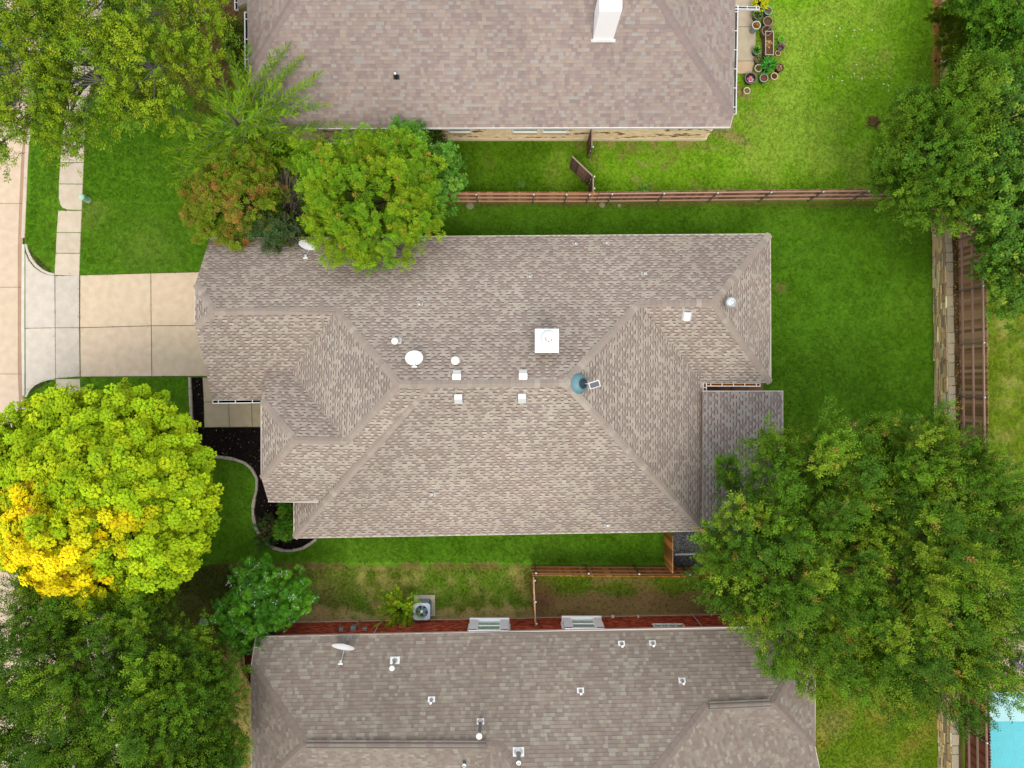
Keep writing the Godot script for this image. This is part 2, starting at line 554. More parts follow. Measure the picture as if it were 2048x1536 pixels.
# ---------------------------------------------------------------- beds, gravel
func scatter(parent: Node, nm: String, mesh: Mesh, m: Material, poly: PackedVector2Array, count: int, y: float, s0: float, s1: float, cols: Array, seed_: int, tilt := 0.4) -> MultiMeshInstance3D:
	var rng := rand(seed_)
	var r := Rect2(poly[0], Vector2.ZERO)
	for p in poly:
		r = r.expand(p)
	var mm := MultiMesh.new()
	mm.transform_format = MultiMesh.TRANSFORM_3D
	mm.use_colors = true
	mm.mesh = mesh
	mm.instance_count = count
	var k := 0
	var tries := 0
	while k < count and tries < count * 12:
		tries += 1
		var p := r.position + Vector2(rng.randf() * r.size.x, rng.randf() * r.size.y)
		if not Geometry2D.is_point_in_polygon(p, poly):
			continue
		var b := Basis.from_euler(Vector3(rng.randf_range(-tilt, tilt), rng.randf() * TAU, rng.randf_range(-tilt, tilt))).scaled(Vector3.ONE * rng.randf_range(s0, s1))
		mm.set_instance_transform(k, Transform3D(b, Vector3(p.x, y, p.y)))
		mm.set_instance_color(k, vary(cols[rng.randi() % cols.size()], rng, 0.25, 0.05))
		k += 1
	mm.visible_instance_count = k
	var o := MultiMeshInstance3D.new()
	o.name = numbered(parent, nm)
	o.multimesh = mm
	o.material_override = m
	parent.add_child(o, true)
	o.set_meta("kind", "stuff")
	return o

func pebble_mesh() -> ArrayMesh:
	var m := MB.new()
	m.lathe(Transform3D(), [Vector2(0.5, -0.2), Vector2(0.55, 0.1), Vector2(0.3, 0.4), Vector2(0.0, 0.46)], 5)
	return m.done()

func chip_mesh() -> ArrayMesh:
	var m := MB.new()
	m.box(Transform3D(), Vector3(1.0, 0.14, 0.35))
	return m.done()

func flat_leaf_mesh() -> ArrayMesh:
	var m := MB.new()
	m.quad(Vector3(-0.5, 0, 0), Vector3(0, 0.06, 0.28), Vector3(0.5, 0, 0), Vector3(0, 0.06, -0.28))
	return m.done()

func build_beds() -> void:
	var bed := plan([380, 755, 405, 755, 408.5, 855, 530, 855, 560, 960, 580, 990, 640, 1040, 634, 1077, 608, 1095, 580, 1101, 552, 1097, 530, 1082, 513, 1055, 507, 1025, 509, 1000, 515, 975, 513, 950, 495, 928, 465, 917, 430, 913, 404, 906, 390, 880, 384, 845, 382, 800])
	blocked.append(bed)
	var m := MB.new()
	m.col = C(44, 38, 38)
	m.prism(bed, -0.06, 0.022)
	setting("flower_bed_ground", m.done(), M.soil, "bed of black mulch curving round the front of the house")
	var mulch := scatter(self, "mulch", chip_mesh(), M.soil, bed, 9000, 0.03, 0.04, 0.09, [C(40, 34, 34), C(52, 44, 42), C(30, 26, 28), C(66, 54, 48)], 31, 0.5)
	tag(mulch, "black bark mulch filling the front flower bed", "mulch")
	var litter := scatter(self, "fallen_leaves", flat_leaf_mesh(), M.leaf, bed, 130, 0.06, 0.035, 0.07, [C(190, 170, 100), C(200, 190, 150), C(150, 120, 80)], 32, 0.3)
	tag(litter, "small yellow leaves fallen on the black mulch", "leaves")
	# edging: pale stones set end to end
	var e := thing("bed_edging", "pale stone edging that snakes between lawn and black mulch", "edging")
	var pts := [381, 754, 383, 800, 386, 850, 391, 880, 404, 906, 430, 913, 465, 917, 495, 928, 513, 950, 515, 975, 509, 1000, 507, 1025, 513, 1055, 530, 1082, 552, 1097, 580, 1101, 608, 1095, 634, 1077]
	var cv := Curve3D.new()
	for k in range(0, pts.size(), 2):
		var p := at(pts[k], pts[k + 1])
		var prev := at(pts[maxi(k - 2, 0)], pts[maxi(k - 1, 1)])
		var nxt := at(pts[mini(k + 2, pts.size() - 2)], pts[mini(k + 3, pts.size() - 1)])
		cv.add_point(p, (prev - nxt) * 0.16, (nxt - prev) * 0.16)
	var L := cv.get_baked_length()
	var s := 0.0
	var rng := rand(33)
	while s < L - 0.2:
		var w := rng.randf_range(0.38, 0.62)
		var a := cv.sample_baked(s + 0.008)
		var b := cv.sample_baked(minf(s + w, L))
		var t := Transform3D(Basis(Vector3.UP, atan2(-(b.z - a.z), b.x - a.x)), (a + b) / 2 + Vector3(0, 0.05, 0))
		var sm := MB.new()
		sm.col = vary(C(226, 216, 194), rng, 0.08, 0.03)
		sm.cbox(t, Vector3((b - a).length(), 0.16 + rng.randf() * 0.03, rng.randf_range(0.11, 0.16)), 0.02)
		part(e, "edging_stone", sm.done(), M.stone)
		s += w
	# gravel beside the south wall
	var gp := plan([1346, 1058, 1500, 1050, 1500, 1136, 1346, 1131])
	blocked.append(gp)
	var gm := MB.new()
	gm.col = C(120, 122, 124)
	gm.prism(gp, -0.05, 0.02)
	setting("gravel_ground", gm.done(), M.soil)
	var gr := scatter(self, "gravel", pebble_mesh(), M.stone, gp, 9000, 0.025, 0.03, 0.065, [C(165, 168, 170), C(130, 135, 140), C(195, 195, 195), C(100, 104, 110)], 34)
	tag(gr, "grey gravel strip beside the middle house and its side gate", "gravel")
	# brown bed along the bottom house, under the bush
	var b2 := plan([488, 1290, 515, 1262, 560, 1262, 560, 1300, 520, 1350, 512, 1420, 502, 1368, 490, 1330])
	blocked.append(b2)
	var bm := MB.new()
	bm.col = C(78, 44, 30)
	bm.prism(b2, -0.05, 0.02)
	setting("shrub_bed_ground", bm.done(), M.soil, "brown soil bed at the corner of the bottom house")
	var e2 := thing("curved_edging", "thin tan edging curving round the brown bed of the bottom house", "edging")
	var q := [483, 1298, 482, 1318, 486, 1338, 494, 1356, 506, 1374]
	for k in range(0, q.size() - 2, 2):
		var a := at(q[k], q[k + 1])
		var b := at(q[k + 2], q[k + 3])
		var sm := MB.new()
		sm.col = C(150, 120, 80)
		sm.cbox(Transform3D(Basis(Vector3.UP, atan2(-(b.z - a.z), b.x - a.x)), (a + b) / 2 + Vector3(0, 0.04, 0)), Vector3((b - a).length() - 0.01, 0.12, 0.1), 0.015)
		part(e2, "edging_stone", sm.done(), M.stone)

# ---------------------------------------------------------------- roofs
class House:
	var node: Node3D
	var roof: MeshInstance3D
	var deck := MB.new()
	var sh := MB.new()
	var singles := 0
	var normals := {}
	var style := 0
	var rng := RandomNumberGenerator.new()
	var tones: Array = []

func newell(p: Array) -> Vector3:
	var n := Vector3.ZERO
	for k in p.size():
		var a: Vector3 = p[k]
		var b: Vector3 = p[(k + 1) % p.size()]
		n += Vector3((a.y - b.y) * (a.z + b.z), (a.z - b.z) * (a.x + b.x), (a.x - b.x) * (a.y + b.y))
	n = n.normalized()
	return n if n.y > 0 else -n

func spans(uv: PackedVector2Array, v: float) -> Array:
	var us := []
	for k in uv.size():
		var a := uv[k]
		var b := uv[(k + 1) % uv.size()]
		if (a.y <= v) != (b.y <= v):
			us.append(lerpf(a.x, b.x, (v - a.y) / (b.y - a.y)))
	us.sort()
	return us

func roof_plane(h: House, key: String, pts: Array, expo := 0.146, edge := Vector3.ZERO) -> void:
	var n := newell(pts)
	h.normals[key] = n
	var uu := Vector3.UP.cross(n).normalized()
	if edge != Vector3.ZERO:
		uu = (edge - n * edge.dot(n)).normalized()
	var vv := n.cross(uu)
	var o: Vector3 = pts[0]
	var c := Vector3.ZERO
	for p in pts:
		c += p
	c /= pts.size()
	o += n * (c - o).dot(n)
	var uv := PackedVector2Array()
	var v0 := 1e9
	var v1 := -1e9
	for p: Vector3 in pts:
		var q := Vector2((p - o).dot(uu), (p - o).dot(vv))
		uv.append(q)
		v0 = minf(v0, q.y)
		v1 = maxf(v1, q.y)
	# boarding under the shingles
	var idx := Geometry2D.triangulate_polygon(uv)
	h.deck.col = C(200, 185, 170)
	var top := []
	for p: Vector3 in pts:
		top.append(p - n * 0.012)
	for k in range(0, idx.size(), 3):
		var A: Vector3 = top[idx[k]]
		var B: Vector3 = top[idx[k + 1]]
		var D: Vector3 = top[idx[k + 2]]
		if (B - A).cross(D - A).y < 0:
			var sw := B
			B = D
			D = sw
		h.deck.tri(A, B, D)
		var dn := Vector3(0, -0.14, 0)
		h.deck.tri(A + dn, D + dn, B + dn)
	for k in top.size():
		var A: Vector3 = top[k]
		var B: Vector3 = top[(k + 1) % top.size()]
		var out := (B - A).cross(Vector3.UP)
		var mid := (A + B) / 2 - c
		var dn := Vector3(0, -0.14, 0)
		if out.dot(mid) > 0:
			h.deck.quad(A + dn, B + dn, B, A)
		else:
			h.deck.quad(B + dn, A + dn, A, B)
	# courses
	var rng := h.rng
	var v := v0 - 0.01
	var row := 0
	while v < v1 - 0.02:
		var va := v
		var vb := minf(v + expo, v1)
		var la := spans(uv, maxf(va, v0) + 0.004)
		var lb := spans(uv, vb - 0.004)
		if la.size() != lb.size():
			var lm := spans(uv, (va + vb) / 2)
			la = lm
			lb = lm
		for s in range(0, la.size() - 1, 2):
			course(h, o, uu, vv, n, va, vb + 0.004, la[s], la[s + 1], lb[s], lb[s + 1], row)
		v += expo
		row += 1

func course(h: House, o: Vector3, uu: Vector3, vv: Vector3, n: Vector3, v0: float, v1: float, l0: float, r0: float, l1: float, r1: float, row: int) -> void:
	var rng := h.rng
	var u := minf(l0, l1) - rng.randf() * 0.3
	var end := maxf(r0, r1)
	var tooth := rng.randf() < 0.5
	var mb := h.sh
	while u < end:
		var w := 0.0
		if h.style == 0:
			w = rng.randf_range(0.10, 0.24) if tooth else rng.randf_range(0.10, 0.21)
		else:
			w = rng.randf_range(0.10, 0.26)
		var a := u
		var b := u + w
		u = b
		var a0 := clampf(a, l0, r0)
		var b0 := clampf(b, l0, r0)
		var a1 := clampf(a, l1, r1)
		var b1 := clampf(b, l1, r1)
		if (b0 - a0) + (b1 - a1) < 0.012:
			tooth = not tooth
			continue
		var whole := a0 == a and a1 == a and b0 == b and b1 == b
		var t := noise2.get_noise_2d(a * 0.9 + o.x * 3.0, row * 0.55 + o.z) * (0.42 if h.style == 0 else 0.15) + rng.randf_range(-0.75, 0.75)
		var col: Color
		var single := whole and h.singles < 300 and w > (0.215 if h.style == 0 else 0.24) and rng.randf() < 0.6
		if single:
			mb = MB.new()
		if h.style == 0:
			if tooth:
				col = h.tones[0] if t > -0.18 else h.tones[1]
			else:
				col = h.tones[1] if t > -0.25 else h.tones[2]
			col = vary(col, rng, 0.07, 0.02) * (1.0 + 0.2 * noise.get_noise_2d(o.x * 2.0 + a * 0.35, o.z + row * 0.05))
			var w0 := 0.013 if tooth else 0.007
			mb.col = col
			var p00 := o + uu * a0 + vv * v0
			var p10 := o + uu * b0 + vv * v0
			var p01 := o + uu * a1 + vv * v1
			var p11 := o + uu * b1 + vv * v1
			if tooth:
				mb.quad(p00 + n * w0, p10 + n * w0, p11 + n * 0.004, p01 + n * 0.004)
				mb.tri(p00, p00 + n * w0, p01 + n * 0.004)
				mb.tri(p10, p11 + n * 0.004, p10 + n * w0)
			else:
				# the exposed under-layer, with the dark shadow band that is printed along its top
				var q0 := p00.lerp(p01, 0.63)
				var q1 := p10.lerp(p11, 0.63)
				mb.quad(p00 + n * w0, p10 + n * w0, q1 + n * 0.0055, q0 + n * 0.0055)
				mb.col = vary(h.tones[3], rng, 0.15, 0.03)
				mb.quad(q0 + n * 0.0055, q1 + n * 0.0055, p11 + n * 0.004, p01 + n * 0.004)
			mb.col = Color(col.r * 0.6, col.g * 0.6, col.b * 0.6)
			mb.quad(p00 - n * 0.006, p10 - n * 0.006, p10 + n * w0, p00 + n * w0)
		else:
			var pick := clampi(int((t + 0.85) * 0.59 * h.tones.size()), 0, h.tones.size() - 1)
			col = vary(h.tones[pick], rng, 0.045, 0.015) * (1.0 + 0.16 * noise.get_noise_2d(o.x * 2.0 + a * 0.35, o.z + row * 0.05))
			var w0 := rng.randf_range(0.012, 0.022)
			mb.col = col
			var p00 := o + uu * a0 + vv * v0
			var p10 := o + uu * b0 + vv * v0
			var p01 := o + uu * a1 + vv * v1
			var p11 := o + uu * b1 + vv * v1
			mb.quad(p00 + n * w0, p10 + n * w0, p11 + n * 0.004, p01 + n * 0.004)
			mb.tri(p00, p00 + n * w0, p01 + n * 0.004)
			mb.tri(p10, p11 + n * 0.004, p10 + n * w0)
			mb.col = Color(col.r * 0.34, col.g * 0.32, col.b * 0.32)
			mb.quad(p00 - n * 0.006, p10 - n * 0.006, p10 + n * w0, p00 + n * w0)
		if single:
			h.singles += 1
			part(h.roof, "shingle", mb.done(), M.shingle)
			mb = h.sh
		tooth = not tooth

func caps(h: House, p: Vector3, q: Vector3, ka: String, kb: String, half := 0.16, expo := 0.235, lift := 0.03) -> void:
	var n1: Vector3 = h.normals[ka]
	var n2: Vector3 = h.normals[kb]
	if q.y < p.y - 0.02:
		var sw := p
		p = q
		q = sw
	var d := (q - p).normalized()
	var d1 := n1.cross(d)
	d1 = d1 if d1.y < 0 else -d1
	var d2 := n2.cross(d)
	d2 = d2 if d2.y < 0 else -d2
	if absf(d1.y) < 0.02:   # a ridge between planes that hardly tilt along it
		d1 = n1.cross(d)
		d2 = -n2.cross(d)
	var L := (q - p).length()
	var cnt := maxi(1, int(round(L / expo)))
	for k in cnt:
		var a := p + d * (L * k / cnt - 0.01)
		var b := p + d * (L * (k + 1) / cnt + 0.02)
		var m := MB.new()
		var t := h.rng.randf()
		var wear: Color = h.tones[0].lerp(h.tones[1], 0.6)
		m.col = vary(wear.lerp(h.tones[2], 0.55) if t > 0.88 else wear.lerp(h.tones[0], 0.3 * t), h.rng, 0.06, 0.02)
		var wd := half * h.rng.randf_range(0.95, 1.05)
		var ca := a + Vector3.UP * (lift + 0.014)
		var cb := b + Vector3.UP * (lift * 0.75)
		var a1 := a + d1 * wd + n1 * (lift * 0.9)
		var b1 := b + d1 * wd + n1 * (lift * 0.6)
		var a2 := a + d2 * wd + n2 * (lift * 0.9)
		var b2 := b + d2 * wd + n2 * (lift * 0.6)
		if (ca - a1).cross(cb - a1).y > 0:
			m.quad(a1, ca, cb, b1)
			m.quad(ca, a2, b2, cb)
		else:
			m.quad(ca, a1, b1, cb)
			m.quad(a2, ca, cb, b2)
		m.col = m.col * 0.75
		var lo1 := a1 - n1 * (lift * 0.9)
		var lo2 := a2 - n2 * (lift * 0.9)
		var f := (ca - lo1).cross(a1 - lo1)
		if f.dot(-d) > 0:
			m.quad(lo1, a, ca, a1); m.quad(a, lo2, a2, ca)
		else:
			m.quad(a, lo1, a1, ca); m.quad(lo2, a, ca, a2)
		var lb1 := b1 - n1 * (lift * 0.6)
		var lb2 := b2 - n2 * (lift * 0.6)
		m.quad(lo1, a1, b1, lb1)
		m.quad(a2, lo2, lb2, b2)
		part(h.roof, "ridge_cap", m.done(), M.shingle)

func drip(h: House, a: Vector3, b: Vector3, out: Vector3, col: Color, w := 0.035) -> void:
	var m := MB.new()
	m.col = col
	var mid := (a + b) / 2 + out * (w * 0.4) + Vector3(0, -0.075, 0)
	var d := b - a
	var bas := Basis(d.normalized(), Vector3.UP, d.normalized().cross(Vector3.UP))
	m.box(Transform3D(bas.orthonormalized(), mid), Vector3(d.length() + w, 0.16, w))
	part(h.node, "fascia", m.done(), M.paint)

func gutter(h: House, a: Vector3, b: Vector3, out: Vector3, leaves: Color, hang := 0.9) -> void:
	var m := MB.new()
	m.col = C(245, 245, 245)
	var d := (b - a)
	var L := d.length()
	var bas := Basis(d.normalized(), Vector3.UP, d.normalized().cross(Vector3.UP)).orthonormalized()
	var mid := (a + b) / 2
	m.box(Transform3D(bas, mid + out * 0.13 + Vector3(0, -0.06, 0)), Vector3(L + 0.02, 0.13, 0.03))
	m.box(Transform3D(bas, mid + out * 0.07 + Vector3(0, -0.13, 0)), Vector3(L, 0.015, 0.13))
	m.box(Transform3D(bas, mid + out * 0.008 + Vector3(0, -0.07, 0)), Vector3(L, 0.12, 0.012))
	for e in [a, b]:
		m.box(Transform3D(bas, e + out * 0.065 + Vector3(0, -0.065, 0)), Vector3(0.015, 0.125, 0.128))
	var g := part(h.node, "gutter", m.done(), M.paint)
	var q := MB.new()
	q.col = leaves
	q.box(Transform3D(bas, mid + out * 0.065 + Vector3(0, -0.1, 0)), Vector3(L - 0.03, 0.04, 0.1))
	part(g, "gutter_debris", q.done(), M.soil)
	var cnt := int(L / hang)
	for k in cnt + 1:
		var p := a.lerp(b, (k + 0.35) / (cnt + 0.7))
		var s := MB.new()
		s.col = C(240, 240, 240)
		s.box(Transform3D(bas, p + out * 0.065 + Vector3(0, 0.0, 0)), Vector3(0.03, 0.012, 0.14))
		part(g, "gutter_hanger", s.done(), M.paint)

func finish(h: House) -> void:
	h.roof.mesh = h.deck.done()
	part(h.roof, "shingles", h.sh.done(), M.shingle).set_meta("kind", "stuff")

func start_house(nm: String, label: String, style: int, seed_: int, tones: Array) -> House:
	var h := House.new()
	h.node = thing(nm, label, "house")
	h.style = style
	h.rng.seed = seed_
	h.tones = tones
	h.roof = part(h.node, "roof", null, M.paint)
	return h

func brickwork(parent: Node, a: Vector2, b: Vector2, y0: float, y1: float, holes: Array, tones: Array, seed_: int) -> void:
	var m := MB.new()
	var rng := rand(seed_)
	var d := (b - a).normalized()
	var L := (b - a).length()
	var out := Vector3(d.y, 0, -d.x)
	var bas := Basis(Vector3(d.x, 0, d.y), Vector3.UP, Vector3(d.x, 0, d.y).cross(Vector3.UP))
	var row := 0
	var y := y0
	while y < y1:
		var u := -0.1 if row % 2 else 0.0
		while u < L:
			var skip := u < 0 or u + 0.2 > L
			for hole in holes:
				if u + 0.1 > hole[0] and u + 0.1 < hole[1] and y + 0.03 > hole[2] and y + 0.03 < hole[3]:
					skip = true
			if not skip:
				m.col = vary(tones[rng.randi() % tones.size()], rng, 0.15, 0.05)
				var c := a + d * (u + 0.1)
				m.box(Transform3D(bas, Vector3(c.x, y + 0.034, c.y) + out * (0.004 + rng.randf() * 0.008)), Vector3(0.205, 0.062, 0.04))
			u += 0.215
		y += 0.074
		row += 1
	part(parent, "bricks", m.done(), M.brick).set_meta("kind", "stuff")

func window(h: House, c: Vector3, w: float, hh: float, out: Vector3, rows: int, cols: int, frame_col: Color, glass_col: Color, depth := 0.07) -> MeshInstance3D:
	var yaw := atan2(out.x, out.z)
	var t := Transform3D(Basis(Vector3.UP, yaw), c)
	var fm := MB.new()
	fm.col = frame_col
	var f := 0.06
	for s in [-1, 1]:
		fm.box(t * Transform3D(Basis(), Vector3(s * (w / 2 - f / 2), 0, 0)), Vector3(f, hh, depth))
		fm.box(t * Transform3D(Basis(), Vector3(0, s * (hh / 2 - f / 2), 0)), Vector3(w - 2 * f, f, depth))
	var o := part(h.node, "window", fm.done(), M.paint)
	var iw := (w - 2 * f) / cols
	var ih := (hh - 2 * f) / rows
	for k in range(1, cols):
		var b := MB.new()
		b.col = frame_col
		b.box(t * Transform3D(Basis(), Vector3(-w / 2 + f + iw * k, 0, 0)), Vector3(0.03, hh - 2 * f, depth * 0.7))
		part(o, "glazing_bar", b.done(), M.paint)
	for k in range(1, rows):
		var b := MB.new()
		b.col = frame_col
		b.box(t * Transform3D(Basis(), Vector3(0, -hh / 2 + f + ih * k, 0)), Vector3(w - 2 * f, 0.045, depth * 0.8))
		part(o, "glazing_bar", b.done(), M.paint)
	for a in cols:
		for r in rows:
			var g := MB.new()
			g.box(t * Transform3D(Basis(), Vector3(-w / 2 + f + iw * (a + 0.5), -hh / 2 + f + ih * (r + 0.5), -0.005)), Vector3(iw - 0.02, ih - 0.03, 0.008))
			part(o, "pane", g.done(), M.glass)
	var bl := MB.new()
	bl.col = glass_col
	bl.box(t * Transform3D(Basis(), Vector3(0, 0, -depth * 0.5 - 0.03)), Vector3(w - 0.08, hh - 0.08, 0.02))
	part(o, "blind", bl.done(), M.paint)
	return o

func wall_block(h: House, pts: Array, y0: float, y1: float, col: Color) -> void:
	var p := PackedVector2Array()
	for k in range(0, pts.size(), 2):
		p.append(Vector2(pts[k], pts[k + 1]))
	blocked.append(p)
	var m := MB.new()
	m.col = col
	m.prism(p, y0, y1)
	part(h.node, "wall", m.done(), M.brick)

func V(a: Array) -> Vector3:
	return Vector3(a[0], a[1], a[2])

func build_main_house() -> void:
	var h := start_house("hip_roofed_house", "middle house under a speckled taupe and pink shingle roof with many hips", 0, 101,
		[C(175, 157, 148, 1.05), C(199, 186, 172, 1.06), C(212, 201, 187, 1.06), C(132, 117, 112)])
	var A := V([11.559, 2.647, -6.708])
	var B := V([11.58, 2.651, -0.061])
	var Cc := V([8.56, 2.653, -0.071])
	var D := V([8.563, 2.65, 6.572])
	var E := V([-9.756, 2.648, 6.886])
	var G := V([-9.763, 2.65, 4.859])
	var NW := V([-13.525, 2.651, -6.522])
	var SG := V([-13.414, 2.65, 0.714])
	var SH := V([-9.269, 2.656, 0.669])
	var K1 := V([-13.485, 4.184, -4.271])
	var K2 := V([-13.262, 4.683, -2.411])
	var Lp := V([-12.309, 5.059, -2.997])
	var Mp := V([-7.273, 5.056, -3.035])
	var VV := V([-9.63, 3.464, -0.569])
	var N1 := V([-6.751, 5.51, 2.329])
	var Q := V([-8.832, 5.519, 2.285])
	var S1 := V([-10.591, 4.401, 0.696])
	var S2 := V([-10.625, 4.306, 4.01])
	var T1 := V([-10.681, 3.548, -0.483])
	var T2 := V([-10.593, 3.545, 5.111])
	var J := V([-8.428, 3.554, 5.131])
	var R1 := V([-4.335, 7.144, 0.007])
	var R2 := V([-3.142, 7.153, 0.013])
	var R3 := V([2.043, 7.136, -0.049])
	var U := V([5.298, 4.898, -3.358])
	var X := V([8.39, 4.908, -3.365])
	roof_plane(h, "gs", [SG, SH, VV, Mp, Lp, K2])
	roof_plane(h, "w", [VV, N1, R1, Mp])
	roof_plane(h, "fn", [N1, Q, S1, T1, VV])
	roof_plane(h, "fw", [S1, S2, Q])
	roof_plane(h, "fs", [T2, S2, Q, N1, R1, R2, J])
	roof_plane(h, "gw", [K1, K2, Lp], 0.146, K2 - K1)
	roof_plane(h, "s", [E, D, R3, R2])
	roof_plane(h, "ws", [E, G, J, R2])
	roof_plane(h, "e", [D, R3, U, Cc])
	roof_plane(h, "wsouth", [U, X, B, Cc])
	roof_plane(h, "we", [A, B, X])
	roof_plane(h, "n", [NW, K1, Lp, Mp, R1, R2, R3, U, X, A])
	caps(h, K1, Lp, "n", "gw"); caps(h, K2, Lp, "gs", "gw"); caps(h, Lp, Mp, "n", "gs")
	caps(h, Mp, R1, "n", "w"); caps(h, N1, R1, "fs", "w"); caps(h, Q, N1, "fn", "fs")
	caps(h, S1, Q, "fn", "fw"); caps(h, S2, Q, "fs", "fw")
	caps(h, E, R2, "s", "ws"); caps(h, D, R3, "s", "e"); caps(h, U, R3, "n", "e")
	caps(h, A, X, "n", "we"); caps(h, B, X, "wsouth", "we")
	caps(h, R1, R2, "n", "fs"); caps(h, R2, R3, "n", "s"); caps(h, U, X, "n", "wsouth")
	finish(h)
	var fc := C(214, 204, 192)
	drip(h, NW, A, Vector3(0, 0, -1), fc); drip(h, A, B, Vector3(1, 0, 0), fc); drip(h, E, D, Vector3(0, 0, 1), fc)
	drip(h, Cc, D, Vector3(1, 0, 0), fc)
	drip(h, G, E, Vector3(-1, 0, 0), fc); drip(h, T2, J, Vector3(0, 0, 1), fc); drip(h, S1, S2, Vector3(-1, 0, 0), fc)
	drip(h, K1, K2, Vector3(-1, 0, 0), fc); drip(h, T1, VV, Vector3(0, 0, -1), C(120, 100, 90))
	var br := C(186, 150, 120)
	wall_block(h, [-12.95, -6.1, 11.1, -6.28, 11.1, -0.5, 8.1, -0.5, 8.1, 6.15, -9.3, 6.45, -9.3, 4.9, -8.0, 4.9, -8.0, 0.25, -12.95, 0.25], -0.1, 2.6, br)
	wall_block(h, [-10.15, -0.05, -8.0, -0.05, -8.0, 4.7, -10.15, 4.7], 0.0, 3.5, br)
	# gable ends
	var gm := MB.new()
	gm.col = br
	gm.quad(Vector3(-13.0, 2.5, -6.3), Vector3(-13.0, 2.5, 0.5), K2 + Vector3(0.2, -0.1, 0), K1 + Vector3(0.25, -0.1, 0))
	gm.quad(Vector3(-10.2, 3.4, -0.3), Vector3(-10.2, 3.4, 4.9), S2 + Vector3(0.3, -0.1, 0), S1 + Vector3(0.3, -0.1, 0))
	part(h.node, "gable", gm.done(), M.brick)
	var door := MB.new()
	door.col = C(205, 195, 180)
	for k in 4:
		door.bx(Vector3(-12.97, 0.3 + k * 0.55, -3.0), Vector3(0.06, 0.53, 4.9))
	part(h.node, "garage_door", door.done(), M.paint)
	gutter(h, SG + Vector3(0, 0, 0.02), Vector3(-10.6, 2.65, 0.70), Vector3(0, 0, 1), C(30, 28, 28))
	var rust := C(170, 92, 36)
	gutter(h, Vector3(8.72, 2.65, -0.04), Vector3(11.12, 2.65, -0.03), Vector3(0, 0, 1), rust, 0.55)
	gutter(h, Vector3(8.58, 2.65, -0.03), Vector3(8.58, 2.65, 0.9), Vector3(1, 0, 0), rust, 0.5)
	# patio cover: a low shed roof standing against the east eave
	var p := start_house("patio_cover", "low shingled patio cover with straight courses against the middle house", 0, 131,
		[C(160, 143, 140), C(182, 172, 164), C(190, 182, 172), C(120, 112, 110)])
	p.node.set_meta("category", "patio cover")
	var a1 := Vector3(8.44, 3.02, 0.33)
	var b1 := Vector3(12.13, 2.6, 0.33)
	var c1 := Vector3(12.13, 2.6, 6.35)
	var d1 := Vector3(8.44, 3.02, 6.3)
	roof_plane(p, "p", [a1, d1, c1, b1])
	finish(p)
	drip(p, b1, c1, Vector3(1, 0, 0), C(240, 238, 232))
	drip(p, a1, b1, Vector3(0, 0, -1), C(200, 190, 178)); drip(p, d1, c1, Vector3(0, 0, 1), C(200, 190, 178))
	for z in [0.6, 3.3, 6.0]:
		var m := MB.new()
		m.col = C(205, 190, 170)
		m.bx(Vector3(11.85, 1.23, z), Vector3(0.16, 2.45, 0.16))
		part(p.node, "post", m.done(), M.paint)

